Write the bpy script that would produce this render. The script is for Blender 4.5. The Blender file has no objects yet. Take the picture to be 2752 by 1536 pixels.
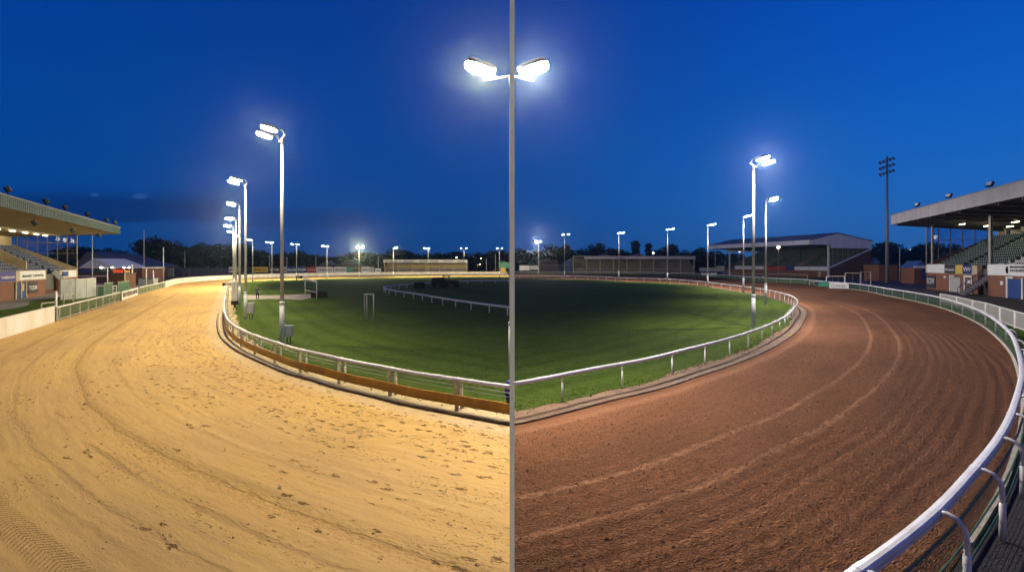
import bpy, bmesh, math, random
from mathutils import Vector, Matrix
random.seed(7)
H = 4.5; F = 1376.0; CX = 1376.0; HY = 710.0
C = bpy.context.scene.collection
def U(px, py, z=0.0):
    d = (H - z) * F / (py - HY)
    return Vector(((px - CX) / F * d, d, z))
def UD(px, py, d):
    return Vector(((px - CX) / F * d, d, H - (py - HY) / F * d))
# ---------------------------------------------------------------- materials
def nt_new(name):
    m = bpy.data.materials.new(name); m.use_nodes = True
    nt = m.node_tree; nt.nodes.clear()
    o = nt.nodes.new('ShaderNodeOutputMaterial'); b = nt.nodes.new('ShaderNodeBsdfPrincipled')
    nt.links.new(b.outputs[0], o.inputs[0])
    return m, nt, b, o
class G:
    def __init__(s, nt): s.nt = nt
    def n(s, t, **k):
        x = s.nt.nodes.new(t)
        for a, v in k.items(): setattr(x, a, v)
        return x
    def l(s, a, b): s.nt.links.new(a, b)
    def put(s, sock, v):
        if hasattr(v, 'is_output') or hasattr(v, 'links'): s.l(v, sock)
        else: sock.default_value = v
    def math(s, op, a, b=None, c=None, clamp=False):
        x = s.n('ShaderNodeMath', operation=op, use_clamp=clamp)
        s.put(x.inputs[0], a)
        if b is not None: s.put(x.inputs[1], b)
        if c is not None: s.put(x.inputs[2], c)
        return x.outputs[0]
    def mix(s, f, a, b):
        x = s.n('ShaderNodeMix', data_type='RGBA')
        s.put(x.inputs[0], f)
        for i, v in ((6, a), (7, b)):
            if isinstance(v, tuple): x.inputs[i].default_value = (*v, 1)
            else: s.l(v, x.inputs[i])
        return x.outputs[2]
    def noise(s, vec, scale, detail=3, rough=.55, dist=0.0):
        x = s.n('ShaderNodeTexNoise')
        s.l(vec, x.inputs['Vector']); x.inputs['Scale'].default_value = scale
        x.inputs['Detail'].default_value = detail; x.inputs['Roughness'].default_value = rough
        x.inputs['Distortion'].default_value = dist
        return x.outputs[0]
    def mr(s, v, a, b, c=0.0, d=1.0, smooth=True):
        x = s.n('ShaderNodeMapRange'); x.interpolation_type = 'SMOOTHSTEP' if smooth else 'LINEAR'
        s.put(x.inputs[0], v)
        for i, q in enumerate((a, b, c, d)): x.inputs[i + 1].default_value = q
        return x.outputs[0]
    def scale(s, vec, sx, sy, sz=1.0):
        x = s.n('ShaderNodeMapping'); s.l(vec, x.inputs[0]); x.inputs['Scale'].default_value = (sx, sy, sz)
        return x.outputs[0]
    def bump(s, h, dist, strength=1.0, nrm=None):
        x = s.n('ShaderNodeBump'); s.l(h, x.inputs['Height'])
        x.inputs['Distance'].default_value = dist; x.inputs['Strength'].default_value = strength
        if nrm is not None: s.l(nrm, x.inputs['Normal'])
        return x.outputs[0]
def mat(name, col, rough=.6, metal=0.0, vary=.25, scale=1.5, bump=0.0, bscale=20, spec=.4, dirt=None, streak=False):
    m, nt, b, o = nt_new(name); g = G(nt)
    tc = g.n('ShaderNodeTexCoord').outputs['Object']
    vec = g.scale(tc, 1, 1, .25) if streak else tc
    f = g.noise(vec, scale, 5, .6)
    d = dirt or tuple(c * (1 - vary) for c in col)
    c2 = g.mix(g.mr(f, .35, .7), tuple(col), d)
    f2 = g.noise(tc, scale * 9, 3)
    c3 = g.mix(g.mr(f2, .3, .75, 0, .35), c2, tuple(c * .7 for c in col))
    g.l(c3, b.inputs['Base Color']); b.inputs['Roughness'].default_value = rough
    b.inputs['Metallic'].default_value = metal; b.inputs['Specular IOR Level'].default_value = spec
    if bump: g.l(g.bump(g.noise(tc, bscale, 3), bump), b.inputs['Normal'])
    return m
def emis(name, col, st):
    m, nt, b, o = nt_new(name)
    b.inputs['Base Color'].default_value = (*[c * .8 for c in col], 1)
    b.inputs['Emission Color'].default_value = (*col, 1); b.inputs['Emission Strength'].default_value = st
    return m
M = {}
M['white'] = mat('white_paint', (.74, .74, .73), .35, 0, .12, 1.2, dirt=(.60, .57, .50))
M['whiteplastic'] = mat('white_plastic_rail', (.76, .76, .78), .28, 0, .08, 2, dirt=(.62, .60, .56))
M['board'] = mat('white_board', (.78, .77, .73), .45, 0, .15, .6, dirt=(.66, .60, .48), streak=True)
M['galv'] = mat('galvanised_steel', (.50, .53, .54), .5, .0, .2, 3, dirt=(.38, .40, .40), streak=True)
M['galvdark'] = mat('grey_painted_steel', (.22, .23, .24), .5, .2, .2, 3)
M['dark'] = mat('dark_metal', (.03, .03, .035), .5, .2)
M['black'] = mat('black_paint', (.012, .012, .014), .5)
M['cab'] = mat('cabinet_grey', (.42, .44, .42), .5, 0, .15, 4, dirt=(.3, .3, .27), streak=True)
M['kerb'] = mat('dark_pipe', (.035, .018, .014), .5, 0, .3, 3, dirt=(.12, .08, .04))
M['yellow'] = mat('ochre_board', (.60, .31, .03), .5, 0, .25, 1.1, dirt=(.36, .18, .02), streak=True)
M['post'] = mat('weathered_white_post', (.58, .54, .46), .6, 0, .3, 5, dirt=(.33, .25, .15))
M['brick'] = mat('brick', (.22, .095, .055), .85, 0, .35, .5, bump=.01, dirt=(.17, .08, .055))
M['darkbrick'] = mat('dark_brick', (.11, .05, .045), .85, 0, .3, .5)
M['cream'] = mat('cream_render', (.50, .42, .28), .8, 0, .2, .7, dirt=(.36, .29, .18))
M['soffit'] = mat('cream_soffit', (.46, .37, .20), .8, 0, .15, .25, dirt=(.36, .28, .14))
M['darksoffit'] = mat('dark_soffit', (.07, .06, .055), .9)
M['concrete'] = mat('concrete', (.24, .23, .21), .9, 0, .25, .4, bump=.004)
M['slab'] = mat('dark_concrete', (.12, .115, .11), .9, 0, .25, .4)
M['greenfascia'] = mat('green_cladding', (.034, .080, .068), .5, 0, .2, .6, dirt=(.024, .058, .05), streak=True)
M['greyfascia'] = mat('grey_cladding', (.42, .40, .41), .5, 0, .2, .6, dirt=(.32, .30, .30), streak=True)
M['clad'] = mat('white_cladding', (.72, .74, .78), .5, 0, .12, .5, streak=True)
M['roofdark'] = mat('dark_roof', (.10, .105, .12), .6, 0, .2, .5)
M['bluedoor'] = mat('blue_door', (.015, .06, .24), .45, 0, .2, 2)
M['blueseat'] = mat('blue_seat', (.02, .045, .14), .4)
M['greenseat'] = mat('green_seat', (.016, .060, .045), .4)
M['whiteseat'] = mat('white_seat', (.55, .55, .53), .4)
M['mullion'] = mat('mullion_grey', (.25, .24, .22), .5, .2)
M['navy'] = mat('navy_sign', (.03, .03, .22), .4, 0, .1)
M['bluesign'] = mat('blue_sign', (.03, .07, .22), .4, 0, .1)
M['yellowsign'] = mat('yellow_sign', (.62, .45, .08), .4, 0, .1)
M['redsign'] = mat('red_sign', (.50, .04, .05), .4, 0, .1)
M['greysign'] = mat('grey_sign', (.50, .51, .50), .4, 0, .2)
M['darksign'] = mat('dark_sign', (.05, .045, .05), .4)
M['brownsign'] = mat('brown_sign', (.22, .16, .08), .4)
M['whitesign'] = mat('white_sign', (.78, .79, .78), .4, 0, .1)
M['greensign'] = mat('green_sign', (.05, .30, .20), .4)
M['inkblack'] = mat('black_ink', (.012, .012, .012), .6)
M['inkwhite'] = mat('white_ink', (.75, .75, .75), .6)
M['inkblue'] = mat('blue_ink', (.04, .12, .35), .6)
M['greenbar'] = mat('green_barrier', (.035, .10, .05), .5, 0, .25, 2)
M['purplewall'] = mat('lilac_hoarding', (.13, .12, .19), .8, 0, .25, .15, dirt=(.085, .085, .13), streak=True)
M['bluestair'] = mat('blue_railing', (.03, .03, .18), .4)
M['blueroof'] = mat('blue_canopy', (.06, .14, .30), .5)
M['wood'] = mat('brown_shed', (.16, .08, .04), .8)
M['hedge'] = mat('dark_hedge', (.012, .03, .01), .9)
M['path'] = mat('concrete_path', (.36, .31, .27), .9, 0, .3, .6, bump=.01)
M['paving'] = mat('brown_paving', (.24, .14, .095), .85, 0, .35, 1.2, bump=.04, bscale=9, dirt=(.13, .08, .06))
M['tarmac'] = mat('dark_tarmac', (.030, .027, .026), .9, 0, .3, .5, bump=.02, bscale=30)
M['skin'] = mat('skin', (.42, .25, .18), .6, 0, .1)
M['jacket'] = mat('grey_green_jacket', (.07, .09, .08), .85, 0, .2, 8)
M['trouser'] = mat('black_trousers', (.010, .010, .012), .9)
M['shoe'] = mat('pale_shoes', (.5, .46, .4), .7)
M['hair'] = mat('dark_hair', (.015, .012, .01), .7)
M['lampglass'] = emis('floodlight_glass', (1, .95, .80), 240)
M['lampcool'] = emis('floodlight_glass_cool', (.95, .96, 1), 200)
M['tube'] = emis('tube_light', (1, .90, .55), 10)
M['bulb'] = emis('street_bulb', (1, .86, .55), 16)
M['bulbw'] = emis('wall_light', (1, .95, .85), 14)
M['litred'] = emis('lit_red_sign', (1, .10, .02), .9)
M['litorange'] = emis('lit_orange_sign', (1, .42, .08), .6)
def glassmat():
    m, nt, b, o = nt_new('window_glass'); g = G(nt)
    t = g.n('ShaderNodeBsdfTransparent'); t.inputs[0].default_value = (.72, .80, .90, 1)
    gl = g.n('ShaderNodeBsdfGlossy'); gl.inputs['Roughness'].default_value = .03
    mx = g.n('ShaderNodeMixShader'); fr = g.n('ShaderNodeFresnel'); fr.inputs[0].default_value = 1.45
    g.l(g.math('MULTIPLY', fr.outputs[0], 1.3, clamp=True), mx.inputs[0]); g.l(t.outputs[0], mx.inputs[1]); g.l(gl.outputs[0], mx.inputs[2])
    g.l(mx.outputs[0], o.inputs[0]); nt.nodes.remove(b)
    return m
M['glass'] = glassmat()
def wiremat(name, col, pitch, wire, dens=0.0):
    """wire netting: thin wires with open holes, laid out by the metre UVs of the sheet"""
    m, nt, b, o = nt_new(name); g = G(nt)
    uv = g.n('ShaderNodeUVMap').outputs[0]; sp = g.n('ShaderNodeSeparateXYZ'); g.l(uv, sp.inputs[0])
    a = None
    for i, p in ((0, pitch), (1, pitch)):
        fr = g.math('FRACT', g.math('DIVIDE', sp.outputs[i], p))
        w = g.math('LESS_THAN', fr, wire / p)
        a = w if a is None else g.math('MAXIMUM', a, w)
    if dens: a = g.math('MAXIMUM', a, g.math('LESS_THAN', g.noise(g.scale(uv, 1, 1), 3, 6, .8), dens))
    t = g.n('ShaderNodeBsdfTransparent'); mx = g.n('ShaderNodeMixShader')
    g.l(a, mx.inputs[0]); g.l(t.outputs[0], mx.inputs[1]); g.l(b.outputs[0], mx.inputs[2]); g.l(mx.outputs[0], o.inputs[0])
    b.inputs['Base Color'].default_value = (*col, 1); b.inputs['Roughness'].default_value = .5
    return m
M['net'] = wiremat('green_wire_net', (.025, .07, .035), .05, .012)
M['slat'] = wiremat('pale_mesh_infill', (.28, .27, .25), .10, .062)
M['netfar'] = wiremat('green_net_panel', (.05, .10, .03), .20, .085)
# ---------------------------------------------------------------- mesh builder (world coordinates)
class MB:
    def __init__(s): s.v = []; s.f = []; s.uv = {}
    def add(s, pts, faces):
        o = len(s.v); s.v += [Vector(p) for p in pts]; s.f += [tuple(i + o for i in f) for f in faces]
    def hex(s, c): s.add(c, [(0, 3, 2, 1), (4, 5, 6, 7), (0, 1, 5, 4), (1, 2, 6, 5), (2, 3, 7, 6), (3, 0, 4, 7)])
    def box(s, c, size, rz=0.0, tilt=None):
        R = Matrix.Rotation(rz, 3, 'Z')
        if tilt is not None: R = R @ Matrix.Rotation(tilt, 3, 'X')
        hx, hy, hz = [q / 2 for q in size]; c = Vector(c)
        s.hex([c + R @ Vector(p) for p in ((-hx, -hy, -hz), (hx, -hy, -hz), (hx, hy, -hz), (-hx, hy, -hz), (-hx, -hy, hz), (hx, -hy, hz), (hx, hy, hz), (-hx, hy, hz))])
        return s
    def bar(s, a, b, w, h=None):
        a = Vector(a); b = Vector(b); h = h or w; d = (b - a).normalized()
        up = Vector((0, 0, 1)) if abs(d.z) < .95 else Vector((1, 0, 0))
        x = d.cross(up).normalized() * w / 2; y = x.cross(d).normalized() * h / 2
        s.hex([a - x - y, a + x - y, b + x - y, b - x - y, a - x + y, a + x + y, b + x + y, b - x + y]); return s
    def tube(s, pts, r, n=8, cap=True):
        pts = [Vector(p) for p in pts]; rs = r if isinstance(r, (list, tuple)) else [r] * len(pts)
        o = len(s.v); up0 = None
        for i, p in enumerate(pts):
            d = (pts[min(i + 1, len(pts) - 1)] - pts[max(i - 1, 0)]).normalized()
            if up0 is None:
                q = Vector((0, 0, 1)) if abs(d.z) < .9 else Vector((1, 0, 0)); up0 = d.cross(q).normalized()
            x = (up0 - d * up0.dot(d)).normalized(); y = d.cross(x); up0 = x
            for k in range(n):
                a = 2 * math.pi * k / n; s.v.append(p + (x * math.cos(a) + y * math.sin(a)) * rs[i])
        for i in range(len(pts) - 1):
            for k in range(n):
                s.f.append((o + i * n + k, o + i * n + (k + 1) % n, o + (i + 1) * n + (k + 1) % n, o + (i + 1) * n + k))
        if cap: s.f.append(tuple(o + k for k in reversed(range(n)))); s.f.append(tuple(o + (len(pts) - 1) * n + k for k in range(n)))
        return s
    def sweep(s, pts, prof, closed=True):
        """sweep profile (side, z) along a horizontal polyline"""
        o = len(s.v); n = len(prof)
        for i, p in enumerate(pts):
            t = (pts[min(i + 1, len(pts) - 1)] - pts[max(i - 1, 0)]); t.z = 0; t.normalize(); nn = Vector((t.y, -t.x, 0))
            for a, z in prof: s.v.append(Vector((p.x, p.y, 0)) + nn * a + Vector((0, 0, z + p.z)))
        m = n if closed else n - 1
        for i in range(len(pts) - 1):
            for k in range(m):
                s.f.append((o + i * n + k, o + i * n + (k + 1) % n, o + (i + 1) * n + (k + 1) % n, o + (i + 1) * n + k))
        if closed: s.f.append(tuple(o + k for k in reversed(range(n)))); s.f.append(tuple(o + (len(pts) - 1) * n + k for k in range(n)))
        return s
    def ell(s, c, r, seg=12, ring=8, rz=0.0, tilt=0.0, pw=1.0):
        R = Matrix.Rotation(rz, 3, 'Z') @ Matrix.Rotation(tilt, 3, 'X'); c = Vector(c); o = len(s.v)
        sp = lambda v: math.copysign(abs(v) ** pw, v)
        for i in range(ring + 1):
            th = math.pi * i / ring
            for k in range(seg):
                a = 2 * math.pi * k / seg
                s.v.append(c + R @ Vector((r[0] * sp(math.sin(th)) * sp(math.cos(a)), r[1] * sp(math.sin(th)) * sp(math.sin(a)), r[2] * sp(math.cos(th)))))
        for i in range(ring):
            for k in range(seg):
                s.f.append((o + i * seg + k, o + (i + 1) * seg + k, o + (i + 1) * seg + (k + 1) % seg, o + i * seg + (k + 1) % seg))
        return s
    def build(s, name, m, parent=None, smooth=False, recalc=True, bevel=0):
        base = parent_world(parent) if parent else Vector()
        me = bpy.data.meshes.new(name); me.from_pydata([v - base for v in s.v], [], s.f)
        bm = bmesh.new(); bm.from_mesh(me)
        bmesh.ops.remove_doubles(bm, verts=bm.verts, dist=1e-5)
        if recalc: bmesh.ops.recalc_face_normals(bm, faces=bm.faces)
        if bevel: bmesh.ops.bevel(bm, geom=list(bm.edges), offset=bevel, segments=2, affect='EDGES', clamp_overlap=True)
        bm.to_mesh(me); bm.free()
        me.materials.append(m)
        if smooth:
            for p in me.polygons: p.use_smooth = True
        o = bpy.data.objects.new(name, me); C.objects.link(o)
        if parent: o.parent = parent
        return o
def parent_world(p):
    v = Vector(p.location)
    while p.parent: p = p.parent; v += Vector(p.location)
    return v
def tag(o, label=None, cat=None, group=None, kind=None):
    for k, v in (('label', label), ('category', cat), ('group', group), ('kind', kind)):
        if v: o[k] = v
    return o
def thing(name, label, cat, loc, group=None, rz=0.0):
    o = bpy.data.objects.new(name, None); o.empty_display_size = .3; C.objects.link(o)
    o.location = loc; o.rotation_euler.z = rz
    return tag(o, label, cat, group)
def clone(root, loc, rz=0.0, label=None, group=None, sc=None):
    def cp(o, par):
        c = o.copy(); C.objects.link(c); c.parent = par
        for ch in list(o.children): cp(ch, c)
        return c
    r = cp(root, None); r.location = loc; r.rotation_euler.z = rz
    if sc: r.scale = sc
    if label: r['label'] = label
    if group: r['group'] = group
    return r
def text(s, parent, p0, xdir, size, m, name='lettering', bold=.0, width=None, nrm=None):
    """lettering standing upright at p0 (lower-left), running along xdir"""
    cu = bpy.data.curves.new('t', 'FONT'); cu.body = s; cu.size = size; cu.extrude = .004; cu.offset = bold
    t = bpy.data.objects.new('t', cu); C.objects.link(t)
    bpy.context.view_layer.update()
    dg = bpy.context.evaluated_depsgraph_get(); me = bpy.data.meshes.new_from_object(t.evaluated_get(dg))
    bpy.data.objects.remove(t); bpy.data.curves.remove(cu)
    x = Vector(xdir).normalized(); z = Vector((0, 0, 1)); n = x.cross(z)
    w = max(v.co.x for v in me.vertices) or 1
    k = (width / w) if width else 1
    base = parent_world(parent)
    for v in me.vertices: v.co = Vector(p0) + x * v.co.x * k + z * v.co.y + n * v.co.z - base
    me.materials.clear(); me.materials.append(m)
    o = bpy.data.objects.new(name, me); C.objects.link(o); o.parent = parent
    return o
# ---------------------------------------------------------------- curves
def spline(pts, ds=.6):
    P = [Vector((p[0], p[1], 0)) for p in pts]; out = []
    for i in range(len(P) - 1):
        p0 = P[max(i - 1, 0)]; p1 = P[i]; p2 = P[i + 1]; p3 = P[min(i + 2, len(P) - 1)]
        if i == 0: p0 = p1 - (p2 - p1)
        if i == len(P) - 2: p3 = p2 + (p2 - p1)
        t0 = 0; t1 = max((p1 - p0).length ** .5, 1e-3); t2 = t1 + (p2 - p1).length ** .5; t3 = t2 + max((p3 - p2).length ** .5, 1e-3)
        n = max(2, int((p2 - p1).length / ds * 2))
        for k in range(n):
            t = t1 + (t2 - t1) * k / n
            A1 = p0 * ((t1 - t) / (t1 - t0)) + p1 * ((t - t0) / (t1 - t0)); A2 = p1 * ((t2 - t) / (t2 - t1)) + p2 * ((t - t1) / (t2 - t1)); A3 = p2 * ((t3 - t) / (t3 - t2)) + p3 * ((t - t2) / (t3 - t2))
            B1 = A1 * ((t2 - t) / (t2 - t0)) + A2 * ((t - t0) / (t2 - t0)); B2 = A2 * ((t3 - t) / (t3 - t1)) + A3 * ((t - t1) / (t3 - t1))
            out.append(B1 * ((t2 - t) / (t2 - t1)) + B2 * ((t - t1) / (t2 - t1)))
    out.append(P[-1])
    # resample evenly
    res = [out[0]]; acc = 0
    for a, b in zip(out, out[1:]):
        L = (b - a).length
        while acc + L >= ds:
            t = (ds - acc) / L; a = a.lerp(b, t); res.append(a.copy()); L = (b - a).length; acc = 0
        acc += L
    return res
def normals(P, side):
    N = []
    for i in range(len(P)):
        t = P[min(i + 3, len(P) - 1)] - P[max(i - 3, 0)]; t.normalize(); N.append(Vector((t.y, -t.x, 0)) * side)
    return N
def off(P, d, side):
    return [p + n * d for p, n in zip(P, normals(P, side))]
def xy(L): return [(v.x, v.y) for v in L]
KL = spline([(12, 7.2), (5, 11.6)] + xy([U(1367, 1144), U(1250, 1122), U(1172, 1107), U(1081, 1089), U(986, 1065), U(900, 1044), U(830, 1022), U(775, 1007), U(715, 982), U(670, 962), U(637, 945), U(612, 927), U(592, 905), U(585, 882), U(584, 868), U(586, 847), U(591, 825), U(598, 795), U(608, 771), U(636, 760.5), U(722, 753.5), U(801, 751), U(880, 748), U(1057, 745), U(1200, 743.5), U(1368, 743)]) + [(15, 188.5)])
KR = spline([(-12, 8.5), (-5, 12)] + xy([U(1380, 1143), U(1517, 1111), U(1635, 1080), U(1778, 1045), U(1883, 1010), U(1985, 975), U(2080, 933), U(2144, 889), U(2160, 862), U(2167, 844), U(2160, 828), U(2130, 812), U(2065, 795), U(2012, 786), U(1945, 776), U(1886, 768), U(1776, 759), U(1693, 756.5), U(1584, 751), U(1450, 748.5), U(1380, 748)]) + [(-15, 163)])
OL = spline([(-6, -30), (-13, -8), (-19, 8)] + xy([U(0, 911), U(150, 864), U(324, 809), U(372, 793), U(445, 772), U(477, 762), U(541, 755), U(622, 750), U(700, 746), U(800, 743), U(880, 741), U(1100, 738), U(1370, 737)]) + [(20, 230)])
OR = spline([(-14, -4), (-5, .9), (1.2, 4.1)] + xy([U(2296, 1536, 1.1), U(2500, 1382, 1.1), U(2614, 1263, 1.1), U(2676, 1187, 1.1), U(2712, 1125, 1.1), U(2734, 1064, 1.1), U(2747, 1002, 1.1), U(2738, 944, 1.1), U(2714, 891, 1.1), U(2664, 850, 1.1), U(2614, 825, 1.1), U(2530, 799, 1.1), U(2463, 786, 1.1), U(2385, 795), U(2340, 785), U(2296, 778), U(2227, 771), U(2159, 763), U(2082, 759), U(1942, 747.5), U(1880, 743), U(1800, 740), U(1700, 737.5), U(1376, 736)]) + [(-20, 238)])
def cut(o, keep):   # keep x<0 ('L') or x>0 ('R')
    bm = bmesh.new(); bm.from_mesh(o.data)
    bmesh.ops.bisect_plane(bm, geom=bm.verts[:] + bm.edges[:] + bm.faces[:], plane_co=(0, 0, 0), plane_no=(1, 0, 0), clear_outer=(keep == 'L'), clear_inner=(keep == 'R'))
    bm.to_mesh(o.data); bm.free()
def raydist(p, n, poly, default, mx):
    best = None
    for a, b in zip(poly, poly[1:]):
        e = b - a; det = n.x * (-e.y) + e.x * n.y
        if abs(det) < 1e-9: continue
        r = a - p; t = (r.x * (-e.y) + e.x * r.y) / det; u = (n.x * r.y - n.y * r.x) / det
        if 0 <= u <= 1 and t > .5 and (best is None or t < best): best = t
    return min(best, mx) if best else default
def ribbon(name, K, side, outer, z, m, cols, default=16, mx=46, inner=0.0, keep=None, jitter=0):
    N = normals(K, side); W = [raydist(p, n, outer, default, mx) if outer else default for p, n in zip(K, N)]
    for _ in range(3): W = [(W[max(i - 1, 0)] + W[i] + W[min(i + 1, len(W) - 1)]) / 3 for i in range(len(W))]
    vs = []; uv = []; fs = []; s = 0; R = random.Random(3)
    for i, (p, n) in enumerate(zip(K, N)):
        if i: s += (K[i] - K[i - 1]).length
        for k in range(cols + 1):
            t = k / cols; v = inner + (W[i] - inner) * (t ** 1.0)
            if jitter and k == 0: v += R.uniform(-jitter, jitter)
            q = p + n * v; vs.append((q.x, q.y, z)); uv.append((s, v))
    w = cols + 1
    for i in range(len(K) - 1):
        for k in range(cols):
            f = (i * w + k, (i + 1) * w + k, (i + 1) * w + k + 1, i * w + k + 1)
            fs.append(f)
    me = bpy.data.meshes.new(name); me.from_pydata(vs, [], fs)
    ul = me.uv_layers.new(name='UVMap')
    for lp in me.loops: ul.data[lp.index].uv = uv[lp.vertex_index]
    me.materials.append(m); o = bpy.data.objects.new(name, me); C.objects.link(o)
    if keep: cut(o, keep)
    bm = bmesh.new(); bm.from_mesh(me)
    for f in bm.faces:
        if f.normal.z < 0: f.normal_flip()
    bm.to_mesh(me); bm.free()
    return o
# --- track materials
def sand_mat():
    m, nt, b, o = nt_new('golden_sand'); g = G(nt)
    uv = g.n('ShaderNodeUVMap').outputs[0]; sp = g.n('ShaderNodeSeparateXYZ'); g.l(uv, sp.inputs[0]); u, v = sp.outputs[0], sp.outputs[1]
    wob = g.math('MULTIPLY', g.math('SUBTRACT', g.noise(g.scale(uv, .10, .02), 1.0, 2), .5), .5)
    vv = g.math('ADD', v, wob)
    nf = g.noise(g.scale(uv, 1.1, 3.0), 2.5, 4, .65)
    fray = g.math('MULTIPLY', g.math('SUBTRACT', nf, .5), .35)
    vf = g.math('ADD', vv, fray)
    def band(v0, w, src=vf): return g.mr(g.math('ABSOLUTE', g.math('SUBTRACT', src, v0)), w, 0)
    gate = lambda k, a, b_: g.mr(g.noise(g.scale(uv, .16, .05), k, 2), a, b_)
    big = g.noise(g.scale(uv, .12, .35), 1.0, 4, .6)
    streak = g.noise(g.scale(uv, .10, 3.2), 1.4, 5, .7)
    c = g.mix(g.mr(big, .35, .68), (.52, .33, .110), (.44, .28, .115))
    c = g.mix(g.mr(streak, .46, .68, 0, .75), c, (.40, .25, .10))
    c = g.mix(g.mr(streak, .46, .30, 0, .30), c, (.66, .44, .19))
    # hoof / foot prints: ragged dark scoops, dense towards the inner rail
    pv = g.scale(uv, 2.3, 4.6)
    vo = g.n('ShaderNodeTexVoronoi'); vo.inputs['Scale'].default_value = 1.0; vo.inputs['Randomness'].default_value = 1
    wp = g.n('ShaderNodeMix', data_type='VECTOR'); nz = g.n('ShaderNodeTexNoise'); g.l(pv, nz.inputs['Vector']); nz.inputs['Scale'].default_value = 3.2; nz.inputs['Detail'].default_value = 3
    va = g.n('ShaderNodeVectorMath', operation='SCALE'); g.l(nz.outputs['Color'], va.inputs[0]); va.inputs['Scale'].default_value = 1.1
    vb = g.n('ShaderNodeVectorMath', operation='ADD'); g.l(pv, vb.inputs[0]); g.l(va.outputs[0], vb.inputs[1]); g.l(vb.outputs[0], vo.inputs['Vector'])
    pr = g.mr(vo.outputs['Distance'], .36, .16)
    rag = g.mr(g.noise(g.scale(uv, 2, 4), 4.0, 4, .7, 1.0), .44, .56)
    pr = g.math('MULTIPLY', pr, rag)
    sepc = g.n('ShaderNodeSeparateColor'); g.l(vo.outputs['Color'], sepc.inputs[0])
    dens = g.math('ADD', g.mr(v, 6.2, 2.2, -.02, .80, False), g.math('MULTIPLY', g.math('SUBTRACT', g.noise(g.scale(uv, .35, .9), 1.0, 4, .6), .52), 4.0))
    pr = g.math('MULTIPLY', pr, g.math('LESS_THAN', sepc.outputs[0], dens))
    fine = g.noise(g.scale(uv, 3.5, 8), 2.2, 4, .7, .6)
    scuff = g.math('MULTIPLY', g.mr(fine, .56, .70), g.mr(g.math('ADD', g.noise(g.scale(uv, .22, .6), 1.3, 4, .65), g.mr(v, 7, 1, 0, .14)), .53, .66))
    c = g.mix(g.math('MULTIPLY', pr, .9), c, (.17, .085, .026))
    c = g.mix(g.math('MULTIPLY', scuff, .8), c, (.22, .12, .04))
    # tyre and drag lines
    l1 = band(6.3, .42); l1b = band(6.28, .07, vf); l2 = g.math('MULTIPLY', band(5.0, .16), .5); l3 = band(8.0, .13); l4 = g.math('MULTIPLY', band(7.1, .13), gate(2.1, .45, .6)); l5 = g.math('MULTIPLY', band(3.6, .12), gate(1.3, .5, .6)); l6 = g.math('MULTIPLY', band(8.45, .1), gate(3.3, .45, .55))
    c = g.mix(g.math('MULTIPLY', g.math('MULTIPLY', l1, g.mr(fine, .42, .60)), .75), c, (.30, .17, .05))
    c = g.mix(g.math('MULTIPLY', l1b, .4), c, (.32, .19, .06))
    for q, k in ((l2, .4), (l3, .32), (l4, .5), (l5, .5), (l6, .4)): c = g.mix(g.math('MULTIPLY', q, k), c, (.30, .18, .065))
    # tread of a heavy tyre
    tb = g.math('MULTIPLY', g.mr(g.math('ABSOLUTE', g.math('SUBTRACT', vv, 9.15)), .26, .18), gate(1.9, .35, .5))
    ta = g.math('ABSOLUTE', g.math('SUBTRACT', vv, 9.15))
    tw = g.math('SINE', g.math('MULTIPLY', g.math('ADD', g.math('ADD', u, g.math('MULTIPLY', ta, .9)), g.math('MULTIPLY', fray, .12)), 62.0))
    tread = g.math('MULTIPLY', g.math('MULTIPLY', tb, g.mr(tw, -.2, .7)), g.mr(fine, .38, .58, .1, 1))
    c = g.mix(g.math('MULTIPLY', tread, .28), c, (.30, .17, .06))
    edge = g.mr(g.math('ADD', v, fray), 1.0, .35)
    c = g.mix(g.math('MULTIPLY', edge, .7), c, (.46, .35, .22))
    g.l(c, b.inputs['Base Color']); b.inputs['Roughness'].default_value = .92; b.inputs['Specular IOR Level'].default_value = .15
    h = g.math('MULTIPLY', g.noise(uv, 26, 4, .6), .25)
    h = g.math('ADD', h, g.math('MULTIPLY', g.noise(g.scale(uv, .8, 2.2), 1.6, 4), .9))
    for q, k in ((pr, -1.6), (scuff, -.7), (l1, -.7), (l1b, -.35), (l3, -.35), (tread, -.55), (l4, -.4), (l2, -.4)): h = g.math('ADD', h, g.math('MULTIPLY', q, k))
    g.l(g.bump(h, .036), b.inputs['Normal'])
    return m
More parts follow.
